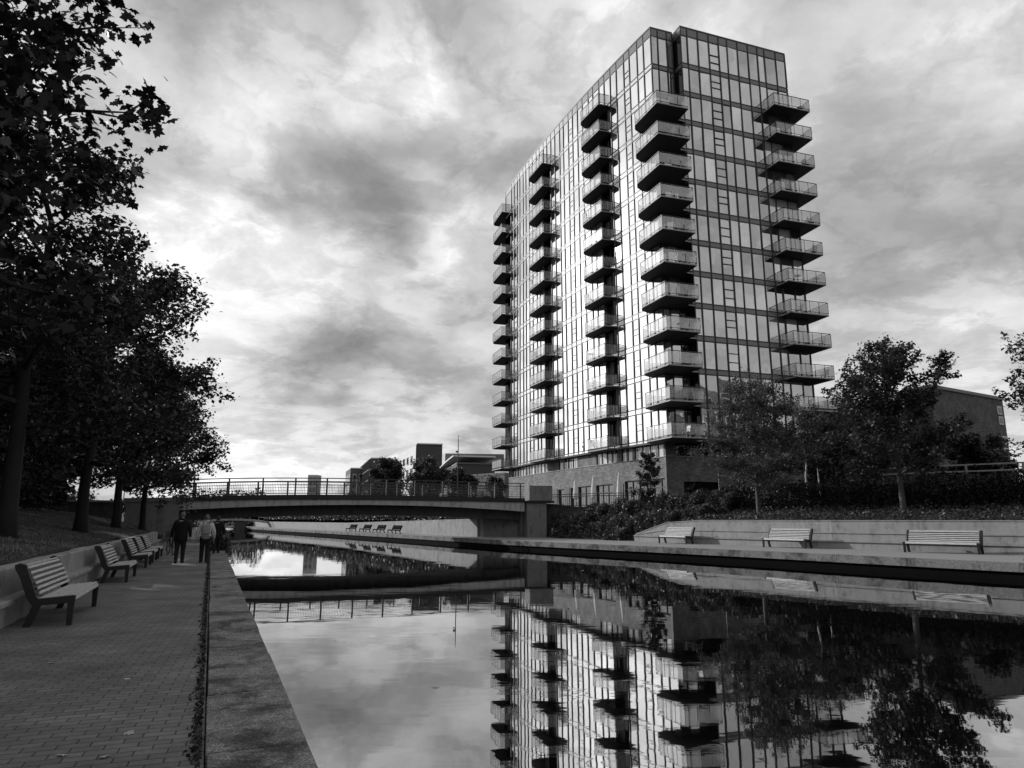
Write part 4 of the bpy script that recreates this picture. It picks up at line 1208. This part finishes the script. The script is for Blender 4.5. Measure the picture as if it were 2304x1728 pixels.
def tree(name, label, loc, H, Rad, base, seed, trunk_r, leaf, leaf_n, leaf_s, bark='bark', group=None, shape='diamond', prof=None, nb=26, up=.55, spread=.24, lean=(0, 0), twig=True, flat=.5, cat='tree'):
    rg = np.random.default_rng(seed)
    t = thing(name, label, cat, loc, 0, group)
    prof = prof or [(0, .55), (.18, .9), (.4, 1.0), (.65, .8), (.85, .48), (1, .12)]
    px_, py_ = zip(*prof)
    wob = rg.normal(size=(8, 2)) * .02 * H
    def trunk_at(z):
        u = z / H; i = u * 7; k = min(6, int(i)); f = i - k
        w = wob[k] * (1 - f) + wob[k + 1] * f
        return np.array((w[0] * u + lean[0] * z, w[1] * u + lean[1] * z, z))
    tb = MB(); zs = np.linspace(-.25, H * .9, 12)
    rr = [trunk_r * (1.45 if z < 0 else 1.12 if z < .5 else 1) * max(.1, (1 - max(z, 0) / (H * .95))) ** .75 for z in zs]
    tb.tube([trunk_at(max(z, 0)) + (0, 0, min(z, 0)) for z in zs], rr, 9)
    pts = []; wts = []
    for i in range(nb):
        u = (i + .5) / nb
        z0 = base * .9 + (H * .93 - base * .9) * u ** 1.05
        az = i * 2.39996 + rg.normal() * .35
        hz = (z0 - base) / max(H - base, .1)
        L = Rad * np.interp(np.clip(hz, 0, 1), px_, py_) * rg.uniform(.72, 1.12)
        el = up * (.25 + 1.0 * max(hz, 0)) + rg.normal() * .1
        p0 = trunk_at(z0); d = np.array((math.cos(az) * math.cos(el), math.sin(az) * math.cos(el), math.sin(el)))
        r0 = max(.02, trunk_r * .38 * (1 - hz * .7))
        ln = [p0]; q = p0.copy(); dd = d.copy()
        for k in range(4):
            dd = dd + rg.normal(size=3) * .13 + np.array((0, 0, .05)); dd /= np.linalg.norm(dd); q = q + dd * L / 4; ln.append(q.copy())
        tb.tube(ln, [r0, r0 * .75, r0 * .5, r0 * .32, r0 * .12], 5)
        m = max(4, int(5 * L / 1.5))
        for k in range(m):
            f = rg.uniform(.22, 1.0); j = min(3, int(f * 4)); s0 = ln[j] + (ln[j + 1] - ln[j]) * (f * 4 - j)
            sd = dd * .5 + rg.normal(size=3) * .55 + np.array((0, 0, .22)); sd /= np.linalg.norm(sd)
            sl_ = L * rg.uniform(.18, .42) * (1.15 - .4 * f)
            e_ = s0 + sd * sl_
            if twig: tb.tube([s0, s0 + sd * sl_ * .5 + rg.normal(size=3) * .04, e_], [r0 * .22, r0 * .14, r0 * .05], 4, False)
            pts.append((s0, e_, sl_)); wts.append(sl_ + .15)
    tb.build('trunk', bark, t, smooth=True)
    wts = np.array(wts) / sum(wts); idx = rg.choice(len(pts), leaf_n, p=wts)
    S = np.array([p[0] for p in pts])[idx]; E_ = np.array([p[1] for p in pts])[idx]
    f = rg.random(leaf_n)[:, None] ** .8
    P = S + (E_ - S) * f * 1.08 + rg.normal(size=(leaf_n, 3)) * spread * (.35 + .65 * (1 - f)) * np.array((1, 1, .8))
    V, k = leaf_cards(P, leaf_s, rg, flat, shape)
    link('crown', fast_mesh('crown', V, k), leaf, t)
    return t

# the row along the left bank; the nearest stands beside the viewer and only its branches show
def gz(s_, n_): return float(left_z(n_, s_))
LT = 'maple row on the left bank'
def ltree(s_, n_, label, H, Rad, base, seed, r_, N, ls, shape='diamond', leaf='leaf', **kw):
    p = sn(s_, n_, gz(s_, n_) - .03)
    return tree('maple_tree', label, p, H, Rad, base, seed, r_, leaf, N, ls, group=LT, shape=shape, **kw)
ltree(10.6, 5.2, 'nearest maple whose large pointed leaves overhang the upper left corner', 13.5, 3.3, 4.0, 6, .24, 23000, .18, 'maple', 'leaf_near', nb=80, spread=.30, up=.3, prof=[(0, .9), (.2, .92), (.4, .98), (.6, .9), (.8, .85), (1, .7)])
ltree(20.8, 5.3, 'maple with the thickest visible trunk, leftmost trunk on the grass bank', 11.2, 4.4, 2.9, 21, .22, 27000, .145, up=.35, spread=.33, prof=[(0, 1), (.25, 1), (.5, .86), (.75, .55), (1, .12)])
ltree(29.6, 5.0, 'maple with the second trunk from the left on the grass bank', 10.6, 4.4, 2.7, 22, .21, 26000, .155, up=.3, spread=.35, prof=[(0, 1), (.25, 1), (.5, .86), (.75, .55), (1, .12)])
ltree(40.5, 5.1, 'maple with the slim third trunk from the left on the grass bank', 10.6, 4.5, 2.7, 23, .20, 23000, .18, up=.25, spread=.38, prof=[(0, 1), (.25, 1), (.5, .86), (.75, .55), (1, .12)])
ltree(49.0, 4.6, 'maple whose slim trunk stands right in front of the bridge abutment', 10.2, 4.5, 2.9, 24, .19, 20000, .20, up=.22, spread=.4, prof=[(0, 1), (.25, 1), (.5, .86), (.75, .55), (1, .12)])

# darker trees and shrubs filling the back of the left bank
BT = 'trees behind the left bank'
for i, (s_, n_, H, Rad, sd) in enumerate(((17, 13.5, 12, 5, 31), (27, 13, 12, 5.2, 32), (37, 12.5, 12, 5.2, 33), (48, 12, 11, 5, 34), (58, 12, 10.5, 5, 35), (22, 14.5, 13, 5.2, 36), (32, 14.5, 13, 5.2, 37), (12, 14, 12, 5, 38))):  # last three added to keep sun off the path
    tree('background_tree', 'dark dense tree behind the maple row, helping to shade the left path', sn(s_, n_, gz(s_, n_) - .05), H, Rad, 1.0, sd, .2, 'leaf', 18000, .36, group=BT, spread=.45, nb=24, up=.45)

def mound(P0, P1, width, height, N, ls, rg, zf=None):
    """leaf points filling a long rounded mass from P0 to P1"""
    u = rg.random(N); a = rg.random(N) * math.pi; r = rg.random(N) ** .35
    P0, P1 = np.array(P0, float), np.array(P1, float)
    d = P1 - P0; dl = np.linalg.norm(d[:2]); nx = np.array((-d[1], d[0])) / dl
    c = P0[None] + d[None] * u[:, None]
    bump = np.array([1 + .22 * mnoise.noise(Vector((float(x) * dl * .55, height, P0[0]))) + .15 * mnoise.noise(Vector((float(x) * dl * 1.7, height, 3))) for x in u])
    ox = np.cos(a) * r * width / 2 * bump; oz = np.sin(a) ** .7 * r * height * bump
    P = c.copy(); P[:, 0] += nx[0] * ox; P[:, 1] += nx[1] * ox; P[:, 2] += oz
    return P + rg.normal(size=(N, 3)) * ls * .35
def plant(name, label, cat, segs, mat, ls, seed, group=None, kind=None, stems=True):
    """segs: (P0, P1, width, height, N)"""
    rg = np.random.default_rng(seed)
    P = np.concatenate([mound(*s_, ls, rg) for s_ in segs])
    base = np.array(segs[0][0], float)
    V, k = leaf_cards(P - base, ls, rg, .35)
    if kind == 'stuff':
        o = link(name, fast_mesh(name, V, k), mat); o.location = base
        return tag(o, label, cat, group, kind)
    t = thing(name, label, cat, tuple(base), 0, group)
    link('foliage', fast_mesh('foliage', V, k), mat, t)
    if stems:
        mb = MB()
        for P0, P1, w, h, N in segs:
            for i in range(3):
                u = (i + .5) / 3; c = np.array(P0) + (np.array(P1) - np.array(P0)) * u - base
                for j in range(3):
                    e = c + np.array((rg.normal() * w * .2, rg.normal() * w * .2, h * rg.uniform(.5, .8)))
                    mb.tube([c + (0, 0, -.2), (c + e) / 2 + rg.normal(size=3) * .08, e], [.035, .025, .01], 5)
        mb.build('stems', 'bark', t)
    return t
# evergreen shrubs along the crest of the left bank
plant('hedge', 'dark hedge along the crest of the left grass bank behind the trunks', 'hedge', [(sn(s_, 10.2, gz(s_, 10.2)), sn(s_ + 8, 10.2, gz(s_ + 8, 10.2)), 3.2, 2.6, 7000) for s_ in (10, 18, 26, 34, 42)], 'hedge', .2, 41)
# right hedge and the shrubs on the slope below the terrace
HL = [(14.2, 52.2, 2.1), (18.3, 46.6, 2.1), (22.7, 41.2, 2.2), (26.9, 36.8, 2.3), (31.2, 33.0, 2.4), (40, 28.2, 2.5)]
plant('hedge', 'tall dark clipped hedge above the pale retaining wall on the right', 'hedge', [((*HL[i][:2], HL[i][2] - .25), (*HL[i + 1][:2], HL[i + 1][2] - .25), 3.0, 1.95, 15000) for i in range(len(HL) - 1)], 'hedge', .13, 42)
SB = 'shrubs on the slope below the terrace'
SHR = [((4.6, 59.0, .2), 1.9, 1.1), ((6.0, 57.5, .6), 2.3, 1.3), ((7.3, 57.6, 1.4), 2.4, 1.3), ((8.0, 55.0, .6), 2.4, 1.2), ((9.3, 55.6, 1.4), 2.6, 1.5), ((9.0, 52.9, .5), 2.3, 1.1), ((10.8, 54.0, 1.5), 2.6, 1.6), ((10.3, 51.4, .7), 2.3, 1.2), ((12.0, 52.4, 1.5), 2.7, 1.7), ((11.3, 49.6, 1.0), 2.2, 1.1), ((13.2, 50.6, 1.6), 2.8, 1.7), ((12.9, 47.8, 1.35), 2.2, 1.0), ((14.9, 48.6, 1.7), 2.6, 1.5), ((7.9, 52.3, .05), 1.8, .8), ((7.0, 55.4, .25), 1.9, .9)]
for i, (p, w, h) in enumerate(SHR):
    a = np.array(p) + (-.5, .6, -.15); b = np.array(p) + (.5, -.6, -.15)
    plant('shrub', 'leafy shrub on the slope between the bridge pier and the sloping wall end', 'shrub', [(tuple(a), tuple(b), w, h + .35, 4600)], 'leaf_shrub', .15, 60 + i, SB)
# low ground cover between wall and hedge
def cover():
    rg = np.random.default_rng(77); N = 52000
    i = rg.integers(0, len(TL) - 1, N); u = rg.random(N); t = rg.random(N) * .75
    a = np.array(TL)[i] * (1 - u[:, None]) + np.array(TL)[i + 1] * u[:, None]; b = np.array(TU)[i] * (1 - u[:, None]) + np.array(TU)[i + 1] * u[:, None]
    e = t * .6 + .4 * t * t
    P = a + (b - a) * t[:, None]; P[:, 2] = a[:, 2] + (b[:, 2] - a[:, 2]) * e + rg.random(N) ** 2 * .42 + .02
    return leaf_cards(P, .12, rg, .6)
V, k = cover()
gc = link('ground_cover', fast_mesh('ground_cover', V, k), 'leaf_shrub'); tag(gc, 'low ivy and shrubs covering the ground above the right wall', 'ground cover', kind='stuff')

# trees on the right bank
tree('street_tree', 'slender tree with fine pale leaves standing in front of the tower', (15.75, 44.3, 1.6), 9.0, 4.5, 2.0, 51, .15, 'leaf_mid', 46000, .12, bark='bark_pale', spread=.26, nb=44, up=.6, prof=[(0, .75), (.25, 1), (.5, .78), (.75, .5), (1, .15)])
tree('street_tree', 'dark leafy tree with a spiky crown standing before the brick block', (21.0, 37.2, 1.75), 9.4, 3.9, 1.9, 52, .16, 'leaf', 32000, .16, bark='bark_pale', spread=.26, nb=44, up=.7, prof=[(0, .8), (.25, 1), (.5, .85), (.75, .55), (1, .2)], lean=(-.02, 0))
tree('street_tree', 'tree at the right edge whose side twigs reach into view', (27.6, 30.4, 1.7), 10.2, 5.2, 1.5, 53, .17, 'leaf', 34000, .17, bark='bark_pale', spread=.24, nb=40, up=.4)
tree('sapling', 'young tree with dark leaves in front of the restaurant windows', (10.55, 53.6, 1.7), 5.0, 1.35, 1.3, 54, .05, 'leaf', 5200, .15, spread=.16, nb=18, up=.7)
tree('birch_tree', 'white stemmed birch behind the hedge, left of its thinner neighbour', (20.8, 48.6, 2.5), 6.8, 2.0, 3.0, 55, .085, 'leaf_mid', 6500, .13, bark='birch', spread=.25, nb=16, up=.5)
tree('birch_tree', 'thin birch stem behind the hedge, right of the whiter one', (21.8, 48.9, 2.5), 6.2, 1.9, 2.6, 56, .06, 'leaf_mid', 5200, .13, bark='birch', spread=.25, nb=14, up=.5)
tree('sapling', 'bare pale sapling stem rising from the hedge before the tower corner', (15.1, 50.2, 2.2), 4.2, .7, 2.6, 57, .04, 'leaf_mid', 260, .1, bark='birch', spread=.12, nb=7, up=.9)
tree('background_tree', 'dark rounded tree behind the hedge in front of the brick block', (32.6, 49, 2.6), 4.9, 2.0, .5, 58, .12, 'hedge', 11000, .2, spread=.35, nb=22, up=.5)
tree('conifer', 'pointed conifer at the right corner of the brick block', (38.2, 54, 2.6), 5.8, 1.7, .5, 59, .12, 'leaf', 9000, .18, spread=.25, nb=26, up=.3, prof=[(0, 1), (.5, .6), (1, .08)])
tree('background_tree', 'broad dark tree between the two street trees, behind the birches', (24.6, 52.5, 2.6), 6.4, 3.6, .8, 61, .14, 'leaf', 13000, .2, spread=.4, nb=24, up=.5)

# trees beyond the bridge
tree('background_tree', 'large round dark tree above the middle of the bridge', (-26.8, 150, 2.3), 11.8, 4.9, 2.2, 71, .3, 'leaf', 14000, .5, spread=.7, nb=26, up=.5)
tree('background_tree', 'grey tree standing in front of the tall far block', (-16.0, 130, 2.3), 10.6, 3.9, 2.0, 72, .25, 'leaf_mid', 12000, .45, spread=.6, nb=24, up=.6)
tree('background_tree', 'small dark tree beside the camera mast', (-8.0, 108, 2.3), 6.8, 3.0, 1.2, 73, .18, 'leaf', 8000, .38, spread=.45, nb=20, up=.5)
tree('background_tree', 'small pale tree left of the brick base beyond the bridge', (-2.6, 100, 2.3), 5.2, 2.2, 1.0, 74, .12, 'leaf_mid', 5000, .3, spread=.4, nb=16, up=.5)
rgw = np.random.default_rng(81)
wd = [((-150 + i * 13, 205 - i * 1.0, 1.2), (-137 + i * 13, 204 - i * 1.0, 1.2), 10, 6.0 + 2.2 * math.sin(i * 1.7), 3000) for i in range(13)]
plant('woodland', 'far belt of trees along the horizon beyond the canal', 'woodland', wd, 'leaf', .75, 82, kind='stuff')
wd = [((-3.6 - i * 4.2, 66.8 + i * 7.0, 1.5), (-7.8 - i * 4.2, 73.8 + i * 7.0, 1.5), 3.5, 1.7, 2600) for i in range(11)]
plant('hedge', 'leafy planting along the top of the white wall beyond the bridge', 'hedge', wd, 'leaf_shrub', .26, 83)
plant('hedge', 'shrubs closing the far end of the canal behind the small footbridge', 'hedge', [((-70, 152, 0), (-52, 158, 0), 6, 4.0, 6000)], 'leaf_mid', .45, 84)
lb = [(sn(s_, 5.0, .4), sn(s_ + 9, 5.0, .4), 4.0, 2.2, 3000) for s_ in (62, 71, 80, 90, 100, 112, 124)]
plant('hedge', 'dark bushes along the left towpath beyond the bridge', 'hedge', lb, 'leaf', .3, 85)
for i, (s_, h) in enumerate(((37.5, .9), (41.5, 1.15))):
    plant('reeds', ('nearer' if i == 0 else 'farther') + ' clump of waterside weeds hanging over the left coping', 'plant', [(sn(s_, .25, 0), sn(s_ + 1.6, .1, -.1), .9, h, 1500)], 'leaf_mid', .12, 86 + i)
# weeds in the joint between path and coping
def joint_weeds():
    rg = np.random.default_rng(91); N = 9000
    s_ = 2.5 + rg.random(N) ** 1.4 * 45
    keep = np.array([mnoise.noise(Vector((float(v) * 1.5, 0, 5))) * .6 + .62 + .25 * mnoise.noise(Vector((float(v) * 6, 2, 5))) for v in s_]) > rg.random(N)
    s_ = s_[keep]; N = len(s_); n_ = .655 + np.abs(rg.normal(size=N)) * .035
    P = np.column_stack([E0[None] + DS[None] * s_[:, None] + DN[None] * n_[:, None], rg.random(N) ** 2 * .05])
    return leaf_cards(P, .034, rg, .3)
V, k = joint_weeds()
jw = link('weeds', fast_mesh('weeds', V, k), 'hedge'); tag(jw, 'moss and weeds growing in the joint between path and coping', 'weeds', kind='stuff')
plant('weed', 'small weed tuft on the right quay edge near the frame edge', 'plant', [((18.5, 25.35, 0), (18.62, 25.2, 0), .32, .28, 130)], 'leaf_mid', .07, 93)
# a few pale leaves lying on the brick path
for i, (s_, n_) in enumerate(((5.9, 1.25), (6.4, 1.15), (6.05, 1.5), (5.8, 3.3), (8.4, 1.35), (9.6, 2.2), (4.6, 2.0))):
    rg = np.random.default_rng(100 + i)
    V, k = leaf_cards(np.array([[0, 0, .004]]), .075, rg, 6, 'maple')
    o = link('fallen_leaf', fast_mesh('fallen_leaf', V, k), 'steel'); o.location = sn(s_, n_, .006)
    tag(o, 'small pale fallen leaf lying on the brick path', 'leaf', 'fallen leaves on the path')

for i, (x, y) in enumerate(((-3.2, 13.0), (1.4, 17.5), (6.1, 24.0), (3.0, 30.0), (10.2, 28.5), (-7.5, 27.0), (-1.0, 9.5), (8.0, 33.0))):
    rg = np.random.default_rng(130 + i)
    V, k = leaf_cards(np.array([[0, 0, .003]]), .10, rg, 8, 'maple')
    o = link('floating_leaf', fast_mesh('floating_leaf', V, k), 'steel'); o.location = (x, y, WATER + .012)
    tag(o, 'small pale leaf floating on the canal', 'leaf', 'leaves floating on the canal')

# ------------------------------------------------------------------ far buildings
def block(name, label, pts, z0, z1, wall, windows=(), roof=None, loc=None, wcut='glass_d', cat='building', dep=.06):
    """pts: plan corners; windows: (side index, rows, cols, w, h, first z, step z, margin)"""
    t = thing(name, label, cat, (pts[0][0], pts[0][1], z0))
    MB().prism(pts, z0, z1).build('wall', wall, t, world=True)
    cx = sum(p[0] for p in pts) / len(pts); cy = sum(p[1] for p in pts) / len(pts)
    MB().prism([(cx + (p[0] - cx) * 1.012, cy + (p[1] - cy) * 1.012) for p in pts], z1 + .004, z1 + .35).build('roof', roof or 'render_pale', t, world=True)
    for (si, rows_, cols, w, h, fz, sz, mg, mat) in windows:
        a = np.array(pts[si], float); b = np.array(pts[(si + 1) % len(pts)], float); d = b - a; L = np.linalg.norm(d); d /= L
        nr = np.array((d[1], -d[0]))
        if nr @ ((a + b) / 2 - np.array((cx, cy))) < 0: nr = -nr
        for r in range(rows_):
            for c in range(cols):
                p = a + d * (mg + (L - 2 * mg) * ((c + .5) / cols)) + nr * .01; z = fz + r * sz
                fr = MB().obox((*p, z), (*(d * w / 2), 0), (*(nr * dep), 0), (0, 0, h / 2)).build('window', mat, t, world=True)
                MB().obox((*(p + nr * (dep + .005)), z), (*(d * (w / 2 - .1)), 0), (*(nr * .01), 0), (0, 0, h / 2 - .1)).build('pane', wcut, fr, world=True)
    return t
block('apartment_block', 'tall flat roofed block with a pale windowed side beyond the bridge', [(-32.1, 230), (-23.7, 232), (-42, 292), (-54.6, 292)], 2, 26.4, 'render_grey', [(3, 4, 9, 2.6, 2.6, 8.5, 4.4, 3, 'render_pale')], dep=.5)
fp_ = np.array((-32.1, 230)); 
pan = MB(); a = np.array((-54.6, 292)); b = np.array((-32.1, 230)); d = (b - a) / np.linalg.norm(b - a); nr = np.array((-d[1], d[0])) * -1
o = bpy.data.objects['apartment_block']
q0, q1 = a - np.array((.25, .1)), b - np.array((.25, .1))
MB().add([(*q0, 4), (*q1, 4), (*q1, 26.2), (*q0, 26.2)], [(0, 1, 2, 3)]).build('sunlit_side', 'render_pale', o, world=True)  # pale sheet puts the sunlit side's brightness into its colour
b2 = block('apartment_block', 'mid height block with a glazed pale side, left of the round tree', [(-53.7, 260), (-45.5, 262), (-56, 300), (-65.7, 300)], 2, 24.2, 'render_grey', [(0, 1, 1, 2.6, 5.0, 18.6, 4, 1.5, 'render_pale')])
q0, q1 = np.array((-65.9, 299.9)), np.array((-53.9, 259.9))
MB().add([(*q0, 4), (*q1, 4), (*q1, 24), (*q0, 24)], [(0, 1, 2, 3)]).build('sunlit_side', 'render_pale', b2, world=True)  # sunlit side again painted with a paler sheet
mb = MB()
for i in range(9): p = q0 + (q1 - q0) * i / 8 + np.array((-.15, 0)); mb.bar((*p, 4), (*p, 24), .5)
for z in (8, 12, 16, 20): mb.bar((*(q0 - (.15, 0)), z), (*(q1 - (.15, 0)), z), .5)
mb.build('frame', 'render_grey', b2, world=True)
block('apartment_block', 'low grey block with a grid of windows, leftmost of the far row', [(-68.2, 290), (-60, 293), (-68, 318), (-75.5, 312)], 2, 22.6, 'render_grey', [(0, 3, 3, 1.6, 3.2, 9.5, 4.6, .6, 'render_pale'), (3, 3, 3, 4, 3.2, 9.5, 4.6, 1, 'render_pale')])
block('stair_tower', 'small square dark tower showing over the bridge railing', [(-89, 300), (-84.8, 300), (-84.8, 306), (-89, 306)], 1, 20.2, 'concrete', [(0, 2, 2, 1.2, 1.6, 14, 3, .3, 'frame')], cat='tower')
o = block('office_building', 'low dark building with a swept roof beside the tower', [(-12.1, 150), (-3.8, 152), (-10.5, 190), (-19.7, 187)], 2, 13.4, 'render_grey', [(3, 2, 9, 2.6, 3.2, 6.2, 4.4, 1, 'render_pale'), (0, 1, 2, 2.4, 2.6, 6.5, 3, 1, 'frame')], roof='roof')
rs = MB(); n = 10
for i in range(n):
    t0, t1 = i / n, (i + 1) / n
    a0, a1 = lerp((-21.5, 188.5), (-12.8, 148.6), t0), lerp((-21.5, 188.5), (-12.8, 148.6), t1)
    z0_, z1_ = 13.6 + 1.6 * math.sin(t0 * 1.57), 13.6 + 1.6 * math.sin(t1 * 1.57)
    w = np.array((9.2, 2.3))
    rs.hexa([(*a0, z0_ - .3), (*a1, z1_ - .3), (*(np.array(a1) + w), z1_ - .3), (*(np.array(a0) + w), z0_ - .3)], [(*a0, z0_), (*a1, z1_), (*(np.array(a1) + w), z1_), (*(np.array(a0) + w), z0_)])
rs.build('canopy_roof', 'render_pale', o, world=True)
MB().prism([(-16.6, 170), (-2, 172), (-4, 186), (-18, 184)], 14.2, 17.6).build('roof_storey', 'roof', o, world=True)
o2 = block('brick_building', 'low brick wing just left of the tower base', [(-7.2, 118), (-1.2, 112), (4, 124), (-3, 128)], 2, 8.7, 'brick', [(0, 1, 2, 1.5, 1.6, 5.4, 3, .8, 'frame')], roof='roof')

# brick block on the right
bb = block('brick_building', 'plain dark brick block with a sloping roofline and tiny end windows on the right', [(44.9, 72), (58.3, 80), (50, 100), (37, 101)], 1, 15.4, 'brick_dark', [], roof='roof')
a = np.array((44.9, 72)); b = np.array((58.3, 80)); d = (b - a) / np.linalg.norm(b - a); nr = np.array((d[1], -d[0]))
for z, u in ((14.1, .93), (12.9, .935), (10.6, .945), (9.2, .95)):
    p = a + (b - a) * u
    fr = MB().obox((*p, z), (*(d * .5), 0), (*(nr * .06), 0), (0, 0, .48)).build('window', 'render_pale', bb, world=True)
    MB().obox((*(p + nr * .06), z), (*(d * .36), 0), (*(nr * .02), 0), (0, 0, .34)).build('pane', 'glass_d', fr, world=True)
lb = block('apartment_block', 'lower balconied building between the tower and the brick block', [(33, 80), (43.5, 88), (40, 104), (28, 100)], 1, 15.2, 'brick_dark', [(0, 3, 3, 2.0, 1.8, 5, 4, 1, 'frame')], roof='render_pale')
for z in (6.3, 10.3):
    MB().prism([(32.6, 79.2), (41.5, 85.6), (41, 86.4), (32.4, 80)], z, z + 1.0).build('balcony', 'concrete_pale', lb, world=True)
gl_ = thing('guard_rail', 'pale rail seen over the right hedge under the leafy tree', 'rail', (30, 49, 2.6))
mb = MB(); P = [(27.5, 51), (29.5, 49.3), (31.5, 47.6), (34, 45.6), (37, 43.4)]
for a, b in zip(P[:-1], P[1:]):
    for z in (5.25, 4.8): mb.bar((*a, z), (*b, z), .07, .10)
mb.build('rail', 'concrete_pale', gl_, world=True)
for p in P: MB().bar((*p, 2.4), (*p, 5.3), .1).build('post', 'concrete_pale', gl_, world=True)

# building glimpsed behind the left trees
hb = sn(34, 23, 2.5)
pts = [sn(14, 26)[:2], sn(50, 26)[:2], sn(50, 40)[:2], sn(14, 40)[:2]]
block('apartment_block', 'pale apartment building glimpsed through the trees at the far left', pts, 1.5, 13.5, 'brick', [(0, 3, 12, 1.5, 1.9, 5.0, 3.1, 1, 'render_pale')], roof='roof')

# blocks across the water behind the viewer: what the shaded facade mirrors
block('apartment_block', 'dark brick apartment block mirrored in the lower glass of the tower front', [(62, 2), (86, 18), (98, -4), (74, -20)], 1, 27, 'brick_dark', [(0, 7, 8, 1.5, 1.8, 5.5, 3.1, 1, 'render_pale'), (3, 7, 7, 1.5, 1.8, 5.5, 3.1, 1, 'render_pale')], roof='roof')

# small footbridge far down the canal
fbz = thing('footbridge', 'small low footbridge crossing the far end of the canal', 'bridge', (-56, 133, 0))
a, b = np.array((-60.5, 133.)), np.array((-47.8, 136.)); d = (b - a) / np.linalg.norm(b - a); nr = np.array((-d[1], d[0]))
mb = MB(); T = np.linspace(0, 1, 9)
for t0, t1 in zip(T[:-1], T[1:]):
    p, q = a + (b - a) * t0, a + (b - a) * t1; z0_, z1_ = .75 + .55 * bend(t0), .75 + .55 * bend(t1)
    mb.hexa([(*p, z0_), (*q, z1_), (*(q + nr * 2), z1_), (*(p + nr * 2), z0_)], [(*p, z0_ + .35), (*q, z1_ + .35), (*(q + nr * 2), z1_ + .35), (*(p + nr * 2), z0_ + .35)])
mb.build('deck', 'concrete_pale', fbz, world=True)
mb = MB()
for t0, t1 in zip(T[:-1], T[1:]):
    p, q = a + (b - a) * t0, a + (b - a) * t1
    for h in (1.35, 1.0): mb.bar((*p, .75 + .55 * bend(t0) + h), (*q, .75 + .55 * bend(t1) + h), .08)
    mb.bar((*p, 1.1 + .55 * bend(t0)), (*p, 2.1 + .55 * bend(t0)), .08)
mb.build('railing', 'steel', fbz, world=True)
p = a + (b - a) * .62 + nr
quadbox(MB(), p, 1.8, 1.6, -1.3, 1.2, .2).build('pier', 'concrete_dark', fbz, world=True)
